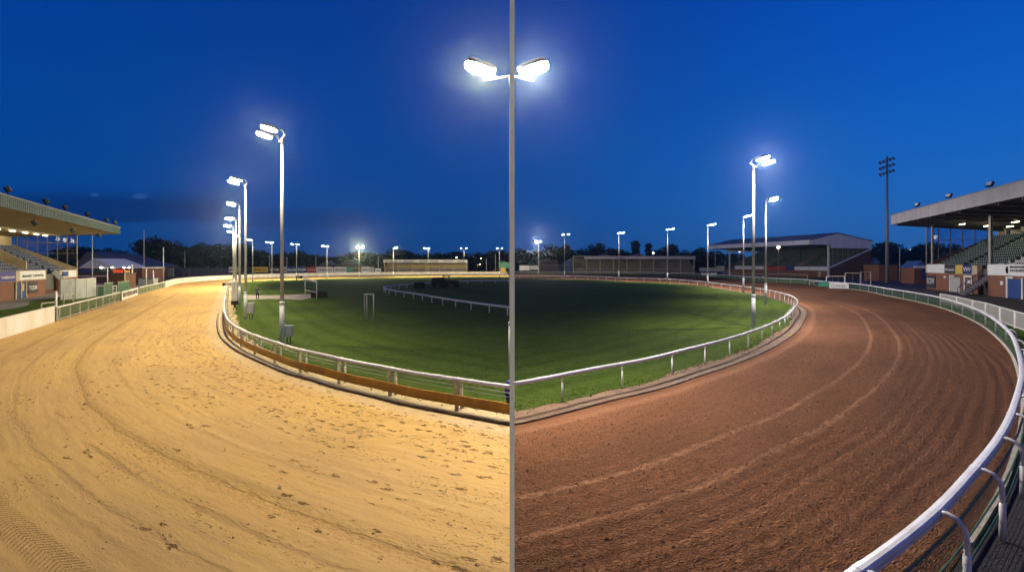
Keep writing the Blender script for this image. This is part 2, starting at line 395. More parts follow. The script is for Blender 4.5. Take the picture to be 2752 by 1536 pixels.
def brown_mat():
    m, nt, b, o = nt_new('harrowed_red_dirt'); g = G(nt)
    uv = g.n('ShaderNodeUVMap').outputs[0]; sp = g.n('ShaderNodeSeparateXYZ'); g.l(uv, sp.inputs[0]); u, v = sp.outputs[0], sp.outputs[1]
    wob = g.math('MULTIPLY', g.math('SUBTRACT', g.noise(g.scale(uv, .10, .02), 1.3, 2), .5), .28)
    fr = g.math('MULTIPLY', g.math('SUBTRACT', g.noise(g.scale(uv, 1.2, 2.4), 2.5, 5, .75), .5), .75)
    vf = g.math('ADD', g.math('ADD', v, wob), fr)
    band = lambda v0, w: g.mr(g.math('ABSOLUTE', g.math('SUBTRACT', vf, v0)), w * 1.5, 0)
    big = g.noise(g.scale(uv, .15, .5), 1.0, 4, .6)
    c = g.mix(g.mr(big, .35, .68), (.210, .090, .042), (.160, .070, .033))
    l = g.math('MAXIMUM', band(4.05, .10), band(5.35, .115)); l = g.math('MAXIMUM', l, g.math('MULTIPLY', band(.55, .25), .8)); l = g.math('MAXIMUM', l, g.math('MULTIPLY', band(6.6, .10), .2))
    smooth_in = g.mr(v, 3.0, .4, 0, .5)
    # clods: worm-like ridges from a distorted ridged noise
    n1 = g.noise(g.scale(uv, 1.0, 1.5), 5.8, 2, .5, 1.8)
    rid = g.math('SUBTRACT', 1.0, g.math('MULTIPLY', g.math('ABSOLUTE', g.math('SUBTRACT', n1, .5)), 7.0), clamp=True)
    n2 = g.noise(g.scale(uv, 1.0, 1.0), 13, 3, .65, .8)
    clod = g.math('ADD', g.math('MULTIPLY', rid, .75), g.math('MULTIPLY', n2, .5))
    amp = g.math('MULTIPLY', g.mr(v, 1.0, 7.5, .25, 1.0, False), g.math('SUBTRACT', 1.0, g.math('MULTIPLY', l, .8)))
    harrow = g.math('SINE', g.math('ADD', g.math('MULTIPLY', g.math('ADD', g.math('ADD', v, wob), g.math('MULTIPLY', fr, .25)), 17.0), g.math('MULTIPLY', big, 3.0)))
    hamp = g.math('MULTIPLY', g.mr(v, 4.0, 9.0, .2, 1.3), g.mr(g.noise(g.scale(uv, .1, .7), 1.0, 3), .35, .6, .2, 1))
    c = g.mix(g.math('MULTIPLY', g.math('MULTIPLY', g.mr(clod, .62, .30), amp), .8), c, (.080, .036, .019))
    c = g.mix(g.math('MULTIPLY', g.math('MULTIPLY', g.mr(harrow, -.1, -.9), hamp), .5), c, (.13, .055, .03))
    c = g.mix(g.math('MULTIPLY', l, g.mr(n2, .35, .6, .15, .75)), c, (.285, .145, .080))
    g.l(c, b.inputs['Base Color']); b.inputs['Roughness'].default_value = .95; b.inputs['Specular IOR Level'].default_value = .12
    h = g.math('ADD', g.math('MULTIPLY', clod, amp), g.math('MULTIPLY', g.math('MULTIPLY', harrow, hamp), .5))
    h = g.math('ADD', h, g.math('MULTIPLY', g.noise(uv, 45, 2), .12))
    g.l(g.bump(h, .11), b.inputs['Normal'])
    return m
def verge_mat(name, a, bcol, gcol):
    m, nt, b, o = nt_new(name); g = G(nt)
    uv = g.n('ShaderNodeUVMap').outputs[0]
    n = g.noise(g.scale(uv, 1, 1.6), 1.2, 5, .7, .5); n2 = g.noise(uv, 9, 4, .7)
    c = g.mix(g.mr(n, .35, .65), a, bcol); c = g.mix(g.mr(n2, .55, .72, 0, .6), c, tuple(q * .45 for q in a))
    c = g.mix(g.math('MULTIPLY', g.mr(g.noise(uv, 2.2, 5, .7), .60, .68), .8), c, gcol)
    g.l(c, b.inputs['Base Color']); b.inputs['Roughness'].default_value = .95
    g.l(g.bump(g.math('ADD', n, n2), .04), b.inputs['Normal'])
    return m
def grass_mat(stripes=False):
    m, nt, b, o = nt_new('mown_grass_bands' if stripes else 'mown_grass'); g = G(nt)
    tc = g.n('ShaderNodeTexCoord').outputs['Object']
    n = g.noise(tc, .16, 5, .65, .6); n2 = g.noise(g.scale(tc, .35, 1.6), 1.3, 5, .75); n3 = g.noise(tc, 9, 3, .7); sp = g.n('ShaderNodeSeparateXYZ'); g.l(tc, sp.inputs[0])
    c = g.mix(g.mr(n, .35, .66), (.095, .168, .012), (.080, .128, .016))
    c = g.mix(g.mr(n2, .42, .68, 0, .65), c, (.135, .195, .025)); c = g.mix(g.mr(n2, .45, .30, 0, .5), c, (.038, .060, .009))
    # wheel lines left by the mower, in wide arcs
    rad = g.math('SQRT', g.math('ADD', g.math('POWER', g.math('ADD', sp.outputs[0], 30), 2.0), g.math('POWER', g.math('SUBTRACT', sp.outputs[1], 95), 2.0)))
    lane = g.mr(g.math('ABSOLUTE', g.math('SINE', g.math('ADD', g.math('MULTIPLY', rad, .85), g.math('MULTIPLY', n, 1.5)))), .07, 0)
    c = g.mix(g.math('MULTIPLY', lane, g.mr(n2, .35, .6, 0, .5)), c, (.13, .14, .05))
    if stripes:
        uvs = g.n('ShaderNodeSeparateXYZ'); g.l(g.n('ShaderNodeUVMap').outputs[0], uvs.inputs[0]); vv = g.math('ABSOLUTE', uvs.outputs[1])
        st_ = g.math('SINE', g.math('ADD', g.math('MULTIPLY', vv, 3.6), g.math('MULTIPLY', n2, 1.6))); fd = g.math('MULTIPLY', g.mr(vv, 11.5, 6), g.mr(vv, 1, 2))
        c = g.mix(g.math('MULTIPLY', g.math('MULTIPLY', g.mr(st_, .1, .9), fd), .3), c, (.13, .19, .03)); c = g.mix(g.math('MULTIPLY', g.math('MULTIPLY', g.mr(st_, -.2, -.9), fd), .3), c, (.036, .066, .008))
    n4 = g.noise(g.scale(tc, 2.2, 6), 1.0, 4, .85); c = g.mix(g.mr(n4, .50, .62, 0, .7), c, (.026, .048, .006)); c = g.mix(g.mr(n4, .48, .36, 0, .65), c, (.12, .17, .03))
    c = g.mix(g.mr(n3, .45, .70, 0, .6), c, (.030, .052, .007))
    g.l(c, b.inputs['Base Color']); b.inputs['Roughness'].default_value = .9; b.inputs['Specular IOR Level'].default_value = .1
    g.l(g.bump(g.math('ADD', g.math('ADD', n3, n4), g.noise(tc, 28, 2, .8)), .12), b.inputs['Normal'])
    return m
M['sand'] = sand_mat(); M['dirt'] = brown_mat(); M['grass'] = grass_mat()
M['sandverge'] = verge_mat('pale_sand_verge', (.46, .36, .20), (.38, .30, .17), (.08, .10, .02))
M['dirtverge'] = verge_mat('earth_verge', (.20, .125, .075), (.14, .085, .05), (.06, .08, .02))
# ---------------------------------------------------------------- ground
def sheet(name, pts, z, m, grid=False):
    me = bpy.data.meshes.new(name); me.from_pydata([(p[0], p[1], z) for p in pts], [], [tuple(range(len(pts)))])
    bm = bmesh.new(); bm.from_mesh(me)
    bmesh.ops.triangulate(bm, faces=bm.faces)
    for f in bm.faces:
        if f.normal.z < 0: f.normal_flip()
    bm.to_mesh(me); bm.free(); me.materials.append(m)
    o = bpy.data.objects.new(name, me); C.objects.link(o); return tag(o, kind='structure')
sheet('ground', [(-1500, -400), (1500, -400), (1500, 1800), (-1500, 1800)], 0, M['tarmac'])
tag(ribbon('sand_track', KL, -1, OL, .012, M['sand'], 10, 18, 48, 0, 'L'), 'pale golden sand race track marked by tyre lines and hoof prints', kind='structure')
tag(ribbon('dirt_track', KR, 1, OR, .012, M['dirt'], 10, 14, 80, 0, 'R'), 'harrowed red brown dirt race track with two pale wheel lines', kind='structure')
tag(ribbon('sand_verge', KL, 1, None, .008, M['sandverge'], 2, 2.6, 5, 0, 'L'), kind='structure')
tag(ribbon('earth_verge', KR, -1, None, .008, M['dirtverge'], 2, 2.8, 5, 0, 'R'), kind='structure')
R0 = random.Random(5)
def inside(K, side, base, keep):
    N = normals(K, side); pts = []; j = 0
    for p, n in zip(K, N):
        j = j * .55 + R0.uniform(-.13, .13); w = base + j + .12 * math.sin(p.x * .37 + p.y * .23)
        if p.y > 100: w = .4
        q = p + n * w
        if (q.x <= 0) == (keep == 'L'): pts.append((q.x, q.y))
    return pts
gl = inside(KL, 1, 1.3, 'L'); gr = inside(KR, -1, 1.05, 'R')
gp = [(0, gl[0][1])] + gl + [(0, gl[-1][1])]
sheet('infield_grass', gp + [(0, gr[-1][1])] + gr[::-1] + [(0, gr[0][1])], .016, M['grass'])
M['grassband'] = grass_mat(True)
for nm, K, sd, kp in (('mown_band', KL, 1, 'L'), ('mown_band', KR, -1, 'R')):
    q0 = [p for p in K if p.y < 105]
    tag(ribbon(nm, q0, sd, None, .020, M['grassband'], 6, 12, 20, 1.9, kp), kind='structure')
# tufts of longer grass along the edge of the turf and thinly over the near infield
tf = MB(); RT = random.Random(8)
for K, sd, sg in ((KL, 1, -1), (KR, -1, 1)):
    NK = normals(K, sd)
    for p, n in zip(K, NK):
        if p.y > 62 or p.x * sg < 0: continue
        for _ in range(int(70 if p.y < 35 else 30)):
            e = RT.random(); w = 1.0 + (abs(RT.gauss(0, .35)) if e < .6 else RT.uniform(0, 9)); q = p + n * w + Vector((RT.uniform(-.35, .35), RT.uniform(-.35, .35), 0))
            if q.x * sg < 0.04: continue
            hh = RT.uniform(.025, .07) if e < .6 else RT.uniform(.02, .06); a = RT.uniform(0, 3.14); d = Vector((math.cos(a), math.sin(a), 0)) * RT.uniform(.015, .04); l = Vector((RT.uniform(-.04, .04), RT.uniform(-.04, .04), 0))
            tf.add([q - d + Vector((0, 0, .01)), q + d + Vector((0, 0, .01)), q + d * .2 + l + Vector((0, 0, hh))], [(0, 1, 2)])
M['blade'] = mat('grass_blades', (.10, .15, .02), .8, 0, .5, .8, spec=.1, dirt=(.14, .13, .04))
tag(tf.build('grass_tufts', M['blade'], None, recalc=False), 'loose tufts along the edge of the infield turf', 'grass', kind='stuff')
# loose clods thrown up by the harrow, lying on both tracks close by
def clods(nm, K, sd, sg, m, n, v0, v1, s0, s1, ymax):
    mb = MB(); NK = normals(K, sd); c = [(p, q) for p, q in zip(K, NK) if p.y < ymax and -6 < p.x * sg < ymax]; RC = random.Random(4)
    for _ in range(n):
        p, q = RC.choice(c); x = p + q * RC.uniform(v0, v1) + Vector((RC.uniform(-.3, .3), RC.uniform(-.3, .3), .014)); k = RC.uniform(s0, s1) * (.5 + RC.random() ** 3)
        if x.x * sg < .05 or x.y < 3.5: continue
        pts = [x + Vector((RC.uniform(.6, 1.3) * k * math.cos(a + .8), RC.uniform(.6, 1.3) * k * math.sin(a + .8), 0)) for a in (0, 1.3, 2.6, 3.9, 5.1)]; top = x + Vector((RC.uniform(-.3, .3) * k, RC.uniform(-.3, .3) * k, k * RC.uniform(.5, .9)))
        mb.add(pts + [top], [(0, 1, 5), (1, 2, 5), (2, 3, 5), (3, 4, 5), (4, 0, 5)])
    return tag(mb.build(nm, m, None, recalc=False), kind='stuff')
clods('dirt_clods', KR, 1, 1, mat('clod_dirt', (.20, .095, .05), .95, 0, .4, 6, spec=.1), 16000, .8, 7.8, .012, .035, 30)
clods('sand_clods', KL, -1, -1, mat('clod_sand', (.34, .20, .075), .95, 0, .4, 6, spec=.1), 1500, .6, 9, .010, .024, 28)
# worn path across the infield
sheet('infield_path', xy([U(655, 793), U(720, 793.5), U(775, 792), U(830, 790), U(850, 796), U(835, 801), U(810, 806), U(765, 804), U(720, 803), U(655, 806.5)]), .022, M['path'])
sheet('concrete_apron', [(p.x - .6, p.y) for p in OL if -5 < p.y < 108][::1] + [(-95, 120), (-110, 60), (-90, -5)], .006, M['concrete'])
gs = [p for p in OL if 20 < p.y < 95]; gn = normals(gs, -1)
sheet('outer_grass_strip', [(p + n * .3).xy for p, n in zip(gs, gn)] + [(p + n * (8.5 + math.sin(p.y * .3))).xy for p, n in reversed(list(zip(gs, gn)))], .011, M['grass'])
# brown paving beyond the outer rail, near right
pv = [p for p in OR if 1 < p.y < 17]; pn = normals(pv, 1)
sheet('paved_walk', [(p + n * 1.05).xy for p, n in zip(pv, pn)] + [(p + n * 4).xy for p, n in reversed(list(zip(pv, pn)))], .02, M['paving'])
fr = [p for p in OR if 16 < p.y < 76]; fn = normals(fr, 1)
sheet('grass_margin', [(p + n * .25).xy for p, n in zip(fr, fn)] + [(p + n * 2.0).xy for p, n in reversed(list(zip(fr, fn)))], .013, M['grass'])
# ---------------------------------------------------------------- rails and fences
def pick(P, spacing, start=0.0):
    """indices along P at a spacing given by a function of the point"""
    out = []; acc = spacing(P[0]) - start
    for i in range(1, len(P)):
        acc += (P[i] - P[i - 1]).length
        if acc >= spacing(P[i]): out.append(i); acc = 0
    return out
RAILP = [(-.055, -.06), (-.06, -.02), (-.045, .035), (-.02, .05), (.02, .05), (.045, .035), (.06, -.02), (.055, -.06)]
def goose_rail(name, label, P, side, h, reach, spacing, start=.0, m_rail='whiteplastic', m_post='white', net=None, group=None, rr=.028, prof=RAILP):
    base = Vector((P[0].x, P[0].y, 0)); t = thing(name, label, 'rail', base, group)
    Q = [Vector((p.x, p.y, h)) for p in P]
    MB().sweep(Q, prof).build('rail', M[m_rail], t, prof is RAILP)
    N = normals(P, side); ids = pick(P, spacing, start)
    for i in pick(P, lambda p: 4.4, 2.0):
        if P[i].y < 45 and 1 < i < len(P) - 2 and prof is not None and len(prof) > 6:
            a, b = Q[i], Q[i + 1]; d = (b - a).normalized() * .09
            MB().sweep([a - d, a, a + d], [(x * 1.09, z * 1.09) for x, z in prof]).build('joint', M['whitesign'], t)
    for i in ids:
        p = P[i]; n = N[i]; g = lambda a, z: Vector((p.x, p.y, 0)) + n * a + Vector((0, 0, z))
        pts = [g(.03, h - .02), g(reach * .35, h + .01), g(reach * .7, h - .03), g(reach * .93, h - .13), g(reach, h - .28), g(reach, .0)]
        mb = MB().tube(pts, rr, 8); mb.tube([g(reach, .62), g(reach, .0)], rr * 1.3, 8)
        mb.build('post', M[m_post], t, True)
    if net:
        off_n, z0, z1, mm = net
        vs = []; fs = []; uv = []; s = 0
        for i, (p, n) in enumerate(zip(P, N)):
            if i: s += (P[i] - P[i - 1]).length
            q = p + n * off_n; vs += [(q.x - base.x, q.y - base.y, z0), (q.x - base.x, q.y - base.y, z1)]; uv += [(s, z0), (s, z1)]
        fs = [(2 * i, 2 * i + 2, 2 * i + 3, 2 * i + 1) for i in range(len(P) - 1)]
        me = bpy.data.meshes.new('netting'); me.from_pydata(vs, [], fs); ul = me.uv_layers.new(name='UVMap')
        for lp in me.loops: ul.data[lp.index].uv = uv[lp.vertex_index]
        me.materials.append(M[mm]); o = bpy.data.objects.new('netting', me); C.objects.link(o); o.parent = t
    return t
seg = lambda P, f: [p for p in P if f(p)]
def clipx(P, sg, e=.034):
    """keep the side sg of x=0 and end the line exactly beside the divider post"""
    out = []
    for a, b in zip(P, P[1:]):
        ia, ib = a.x * sg > e, b.x * sg > e
        if ia and not out: out.append(a)
        if ia != ib:
            t = (sg * e - a.x) / (b.x - a.x); out.append(a.lerp(b, t))
        if ib: out.append(b)
    return out
# kerb pipes
kl = seg(clipx(KL, -1), lambda p: p.y < 46); kr = seg(clipx(KR, 1), lambda p: p.y < 60)
k1 = MB().tube([Vector((p.x, p.y, .07)) for p in kl], .06, 8).build('kerb_pipe', M['kerb'], None, True); tag(k1, 'dark flexible pipe edging the golden sand track below the ochre board', 'pipe')
k2 = MB().tube([Vector((p.x, p.y, .03)) for p in kr], .036, 8).build('kerb_pipe', M['kerb'], None, True); tag(k2, 'dark pipe edging the red dirt track inside the white rail', 'pipe')
# inner rails
IL = clipx(off(KL, .45, 1), -1)
il1 = seg(IL, lambda p: p.y < 112); il2 = seg(IL, lambda p: p.y >= 112)
ra = goose_rail('running_rail', 'white inner running rail curving round the golden sand track above an ochre board', il1, 1, .98, .30, lambda p: 2.95 if p.y < 40 else 3.3, 1.9, m_post='post', rr=.035)
yb = [p for p in clipx(off(KL, .40, 1), -1) if p.y < 41]
MB().sweep([Vector((p.x, p.y, .0)) for p in yb], [(-.02, .19), (.02, .19), (.02, .50), (-.02, .50)]).build('kick_board', M['yellow'], ra)
for z, q in ((.74, .012), (.62, .008)): MB().tube([Vector((p.x, p.y, z)) for p in clipx(off(KL, .62, 1), -1) if p.y < 70], q, 5).build('wire', M['galvdark'], ra)
for i in pick(yb, lambda p: 2.95, 1.9):
    p = yb[i]; MB().box((p.x + .05, p.y + .08, .45), (.11, .09, .9), .4).build('board_post', M['post'], ra)
goose_rail('running_rail', 'pale inner running rail along the far side of the golden sand track', il2[::2], 1, .95, .25, lambda p: 6.0, m_rail='post', m_post='post', prof=[(-.04, -.05), (-.04, .05), (.04, .05), (.04, -.05)])
ir = clipx(off(KR, .70, -1), 1)
goose_rail('running_rail', 'white inner running rail curving round the red dirt track past the floodlight masts', ir, -1, .98, .30, lambda p: 2.95 if p.y < 30 else (2.4 if p.y < 70 else 4.6), 2.3, rr=.026)
# outer rails
orr = seg(OR, lambda p: p.y > 4.2 and p.x > 1); on = normals(orr, 1)
near = [p for p in orr if p.y < 110]; far = [p for p in orr if p.y >= 110 and p.x > .3]
RP2 = [(-.075, -.035), (-.075, .015), (-.05, .042), (.0, .05), (.045, .042), (.065, .02), (.065, -.018), (.035, -.026), (.035, -.042), (.062, -.048), (.062, -.085), (-.062, -.085)]
rb = goose_rail('outer_rail', 'white plastic outer rail sweeping past the right edge over green netting', near, 1, 1.08, .33, lambda p: 2.15 if p.y < 14 else (3.0 if p.y < 24 else 4.6), 1.8, net=(.12, .03, .88, 'net'), rr=.036, prof=RP2)
for z in (.06, .45, .86):
    MB().tube([Vector((p.x, p.y, z)) for p in off(near, .15, 1)], .018, 6).build('net_rail', M['greenbar'], rb)
MB().sweep([Vector((p.x, p.y, 0)) for p in off([q for q in near if q.y > 8], .02, 1)], [(-.05, 0), (.05, 0), (.05, .07), (-.05, .07)]).build('edging', M['post'], rb)
goose_rail('outer_rail', 'white outer rail of the red dirt track in front of the far stands', far[::2], 1, 1.08, .2, lambda p: 4.2, net=(.12, .03, .85, 'netfar'), rr=.045)
# left outer edge: white boards, green netted rail, banner board, rail, long white boards
def arc(P, a, b):      # part of OL between two screen x positions (going away)
    return [p for p in P if p.y > 0 and a <= p.x / p.y * F + CX <= b and p.y < 240]
def boards(label, P, z0, z1, step, top=True, group=None):
    t = thing('board_fence', label, 'fence', Vector((P[0].x, P[0].y, 0)), group); k = max(1, int(step / .6)); i = 0
    while i < len(P) - 1:
        q = P[i:i + k + 1]
        if len(q) < 2: break
        MB().sweep([Vector((p.x, p.y, 0)) for p in q], [(-.02, z0), (.02, z0), (.02, z1), (-.02, z1)]).build('panel', M['board'], t); i += k
    MB().sweep([Vector((p.x, p.y, z1)) for p in P], [(-.05, .0), (.05, .0), (.05, .05), (-.05, .05)]).build('capping', M['white'], t)
    return t
b1 = [p for p in OL if 14 < p.y and p.x / p.y * F + CX < 150 and p.y < 60]
boards('smooth white board fence at the left edge beside the golden sand', b1, .0, 1.22, 2.4)
def netrail(label, P, m_post='post', spacing=2.6):
    t = thing('netted_rail', label, 'rail', Vector((P[0].x, P[0].y, 0)), 'green netted rails left of the sand track')
    MB().sweep([Vector((p.x, p.y, 1.12)) for p in P], [(-.05, -.07), (-.05, .05), (.05, .05), (.05, -.07)]).build('rail', M['whiteplastic'], t)
    MB().sweep([Vector((p.x, p.y, .12)) for p in P], [(-.025, -.03), (-.025, .03), (.025, .03), (.025, -.03)]).build('bottom_rail', M['post'], t)
    for i in [0] + pick(P, lambda p: spacing) + [len(P) - 1]:
        MB().box((P[i].x, P[i].y, .55), (.09, .09, 1.1), .5).build('post', M[m_post], t)
    b = parent_world(t); vs = []; uv = []; s = 0
    for i, p in enumerate(P):
        if i: s += (P[i] - P[i - 1]).length
        vs += [(p.x - b.x, p.y - b.y, .1), (p.x - b.x, p.y - b.y, 1.05)]; uv += [(s, .1), (s, 1.05)]
    me = bpy.data.meshes.new('netting'); me.from_pydata(vs, [], [(2 * i, 2 * i + 2, 2 * i + 3, 2 * i + 1) for i in range(len(P) - 1)]); ul = me.uv_layers.new(name='UVMap')
    for lp in me.loops: ul.data[lp.index].uv = uv[lp.vertex_index]
    me.materials.append(M['netfar']); o = bpy.data.objects.new('netting', me); C.objects.link(o); o.parent = t
    return t
netrail('white topped netted rail between the left board fence and the lettered banner', [p for p in arc(OL, 151, 322) if p.y < 64])
netrail('short white topped netted rail between the lettered banner and the long white boards', [p for p in arc(OL, 373, 443) if p.y < 105])
bp = [p for p in arc(OL, 326, 371) if p.y < 80]
tb = thing('banner_board', 'white banner board with black lettering set in the left rail', 'sign', Vector((bp[0].x, bp[0].y, 0)))
MB().sweep([Vector((p.x, p.y, 0)) for p in bp], [(-.03, .05), (.03, .05), (.03, 1.15), (-.03, 1.15)]).build('panel', M['board'], tb)
dv = (bp[-1] - bp[0]); dvn = dv.normalized(); nn = Vector((dvn.y, -dvn.x, 0))
text('BILD THE BALL AND BET', tb, bp[0] + nn * .06 + dvn * .5 + Vector((0, 0, .42)), dvn, .75, M['inkblack'], width=dv.length - 1.0, bold=.02)
b2 = [p for p in OL if p.y > 88 and p.x / p.y * F + CX >= 444 and p.x < -2]
boards('long white board fence sweeping round the far end of the sand track', b2, .0, 1.2, 4.8)
# white rail of the inner grass circle
irc = spline(xy([U(1374, 824.5, .8), U(1289, 814, .8), U(1197, 801, .8), U(1115, 787.5, .8), U(1068, 781, .8), U(1040, 776, .8), U(1031, 771, .8), U(1040, 768, .8), U(1061, 766, .8), U(1114, 761, .8), U(1164, 758, .8), U(1225, 755, .8), U(1374, 752, .8)]))
goose_rail('infield_rail', 'pale blue white rail enclosing the dark inner circle of grass', irc, 1, .76, .0, lambda p: 3.0, prof=[(-.05, -.09), (-.05, .09), (.05, .09), (.05, -.09)], rr=.04)
# ---------------------------------------------------------------- floodlight masts
def head_parts(t, hx, hy, hz, out=Vector((0, -1, 0)), m='lampglass', k=1.0):
    rz = math.atan2(-out.x, out.y) + math.pi
    c = Vector((hx, hy, hz)); tl = math.radians(-12)
    hd = MB().ell(c, (.27 * k, .50 * k, .13), 16, 8, rz, tl, .55).build('lamp_housing', M['galvdark'], t, True)
    R = Matrix.Rotation(rz, 3, 'Z') @ Matrix.Rotation(tl, 3, 'X')
    MB().ell(c + R @ Vector((0, -.02, -.065)), (.255 * k, .47 * k, .12 * (1.8 if k > 1 else 1)), 16, 8, rz, tl, .6).build('lamp_glass', M[m], hd, True)
    return hd
def add_light(parent, pos, direction, watts, col, size=170, shadow=.2):
    L = bpy.data.lights.new('floodlight_beam', 'SPOT'); L.energy = watts; L.color = col; L.spot_size = math.radians(size); L.spot_blend = .7; L.shadow_soft_size = shadow
    o = bpy.data.objects.new('floodlight_beam', L); C.objects.link(o); o.parent = parent; o.location = pos
    o.rotation_euler = Vector(direction).to_track_quat('-Z', 'Y').to_euler()
    return o
WL = (1.0, .82, .44); WR = (1.0, .90, .80)
def make_mast(name, label, vee=False, spread=.86, m='lampglass', cable=True, lights=2, watts=9000, col=WL, tilt=.9, pr=1.0):
    t = thing(name, label, 'floodlight', (0, 0, 0), 'floodlight masts round the track')
    MB().tube([(0, 0, 0), (0, 0, 2.25)], .135 * pr, 16).build('base_section', M['galv'], t, True)
    MB().tube([(0, 0, 2.22), (0, 0, 2.27), (0, 0, 2.34), (0, 0, 2.38)], [.150 * pr, .155 * pr, .155 * pr, .12 * pr], 16).build('collar', M['galv'], t, True)
    MB().tube([(0, 0, 0), (0, 0, .03)], .22, 12).build('base_plate', M['galvdark'], t)
    MB().tube([(0, 0, 2.3), (0, 0, 7), (0, 0, 11.4)], [.105 * pr, .092 * pr, .068 * pr], 14).build('pole', M['galv'], t, True)
    MB().tube([(0, 0, 11.15), (0, 0, 11.55)], .085, 12).build('sleeve', M['galvdark'], t, True)
    y = .45 if vee else 0
    bar = MB()
    if vee: bar.tube([(-spread - .35, y, 11.5), (0, 0, 11.5), (spread + .15, y, 11.5)], .05, 8)
    else: bar.tube([(-spread - .1, 0, 11.52), (spread + .1, 0, 11.52)], .048, 8)
    bar.build('crossbar', M['galv'], t, True)
    for k, s in enumerate((-1, 1)):
        hx = s * (spread + (.42 if s < 0 else .10)) if vee else s * spread
        hy = -.05 if vee else -.75
        hz = 11.85
        MB().bar((s * spread * .9, y * .7, 11.5), (s * spread * .9, y * .7 - .1, 11.8), .05).bar((s * spread * .9, y * .7 - .1, 11.8), (hx, hy + .3, hz), .05).build('bracket', M['galvdark'], t)
        head_parts(t, hx, hy, hz, out=Vector((s * 1.0, -.35, 0)) if vee else Vector((0, -1, 0)), m=m, k=1.2 if vee else .88)
        if lights > k:
            add_light(t, (hx, hy - .02, hz - (.35 if vee else .24)), (s * .25, -1, -tilt * 2), watts, col, shadow=.05)
    return t
def nearest(K, p): return min(K, key=lambda q: (q - p).length)
def place_angle(p, K):
    q = nearest(K, p); d = q - p; d.z = 0; d.normalize()
    return math.atan2(d.x, -d.y)     # local -Y turns to d
ML = make_mast('floodlight_mast', '', watts=3900, col=WL)
MLf = make_mast('floodlight_mast', '', watts=16000, col=WL, lights=1, tilt=.42)
MR = make_mast('floodlight_mast', '', watts=6300, col=WR, m='lampcool')
MRf = make_mast('floodlight_mast', '', watts=12000, col=WR, lights=1, m='lampcool', tilt=.42)
MC = make_mast('floodlight_mast', 'grey floodlight mast with two blazing heads on swept back arms behind the pale divider post', vee=True, spread=.70, watts=1, pr=.72)
mc = U(1373.5, 1035); MC.location = (mc.x, mc.y, 0)
cl = [o for o in MC.children if o.type == 'LIGHT']
for o in cl: o.data.spot_size = math.radians(146); o.data.spot_blend = .9
for o, e, cc, dr in ((cl[0], 7700, WL, (-.9, -1.0, -1.0)), (cl[1], 13500, WR, (1.35, -.8, -1.0))):
    o.data.energy = e; o.data.color = cc; o.rotation_euler = Vector(dr).to_track_quat('-Z', 'Y').to_euler()
used = set()
def mast(proto, px, py, top, K, label):
    p = U(px, py); h = (HY - top) / F * p.y + H; rz = place_angle(p, K)
    if proto.name in used: t = clone(proto, p, rz, label)
    else:
        used.add(proto.name); t = proto; t.location = p; t.rotation_euler.z = rz; t['label'] = label
    t.scale = (1, 1, h / 11.85)
    return t
for q in [(ML, 758, 924, 356, 'tall grey floodlight mast with two lit heads nearest the sand track, beside a grey cabinet'),
          (ML, 660, 858, 486, 'second floodlight mast along the sand track, cabinet at its foot'),
          (ML, 643.5, 820, 547, 'third floodlight mast along the sand track behind the white signal column'),
          (ML, 634, 797, 586, 'fourth floodlight mast along the sand track, close behind the third'),
          (ML, 627, 785, 606, 'fifth lit floodlight mast along the sand track, leftmost of the row'),
          (MLf, 631, 777, 622, 'sixth lit floodlight mast, just behind the fifth in the left row'),
          (MLf, 646, 769, 631, 'small lit floodlight mast just behind the left row of masts'),
          (MLf, 679, 760, 643, 'far lit floodlight mast in front of the left end of the yellow sign'),
          (MLf, 731, 754, 650, 'far floodlight mast in front of the dark and grey signs'),
          (MLf, 797, 752, 655, 'far floodlight mast in front of the blue sign'),
          (MLf, 879, 748.5, 660, 'far floodlight mast in front of the white signs'),
          (MLf, 965, 746, 663, 'far floodlight mast in front of the small brown sign'),
          (MLf, 1057, 745, 665, 'far floodlight mast before the left end of the small open stand'),
          (MLf, 1150.5, 744, 666, 'far floodlight mast before the middle of the small open stand'),
          (MLf, 1247, 743.5, 666, 'far floodlight mast before the right end of the small open stand'),
          (MLf, 1342.5, 743.3, 666, 'far floodlight mast just left of the pale divider post')]:
    mast(q[0], *q[1:4], KL, q[4])
for q in [(MR, 2025, 881, 432, 'tallest grey floodlight mast with two lit heads inside the red dirt bend'),
          (MR, 2058, 818, 534, 'lit floodlight mast just right of the tallest one inside the red dirt bend'),
          (MR, 1998, 786, 578, 'lit floodlight mast just left of the tallest one inside the red dirt bend'),
          (MRf, 1902, 772, 602, 'floodlight mast before the left end of the gabled stand'),
          (MRf, 1794, 761.5, 614, 'floodlight mast before the right end of the long low stand'),
          (MRf, 1663, 755.5, 624, 'floodlight mast before the middle of the long low stand'),
          (MRf, 1517, 750, 628, 'floodlight mast left of the long low stand'),
          (MRf, 1447, 737.5, 648, 'slender distant floodlight mast beside the small white hoarding')]:
    mast(q[0], *q[1:4], KR, q[4])
# electrical cabinets
def cabinet(px, py, w, h, label):
    p = U(px, py); t = thing('electrical_cabinet', label, 'cabinet', p, 'grey cabinets beside masts')
    z0 = h * .38
    MB().box((p.x, p.y, z0 + h * .31), (w, w * .55, h * .62), .15).build('box', M['cab'], t, bevel=.015)
    MB().box((p.x, p.y, z0 + h * .63), (w * 1.1, w * .65, .03), .15).build('lid', M['cab'], t)
    MB().box((p.x + .01, p.y - w * .29, z0 + h * .31), (w * .86, .012, h * .54), .15).build('door', M['cab'], t)
    for s in (-1, 1): MB().tube([(p.x + s * w * .25, p.y, 0), (p.x + s * w * .2, p.y, z0 + .02)], .03, 6).build('leg', M['black'], t)
cabinet(776, 922, .42, 1.0, 'grey electrical cabinet on black legs beside the nearest left mast')
cabinet(674, 858, .50, 1.35, 'grey electrical cabinet beside the second left mast')
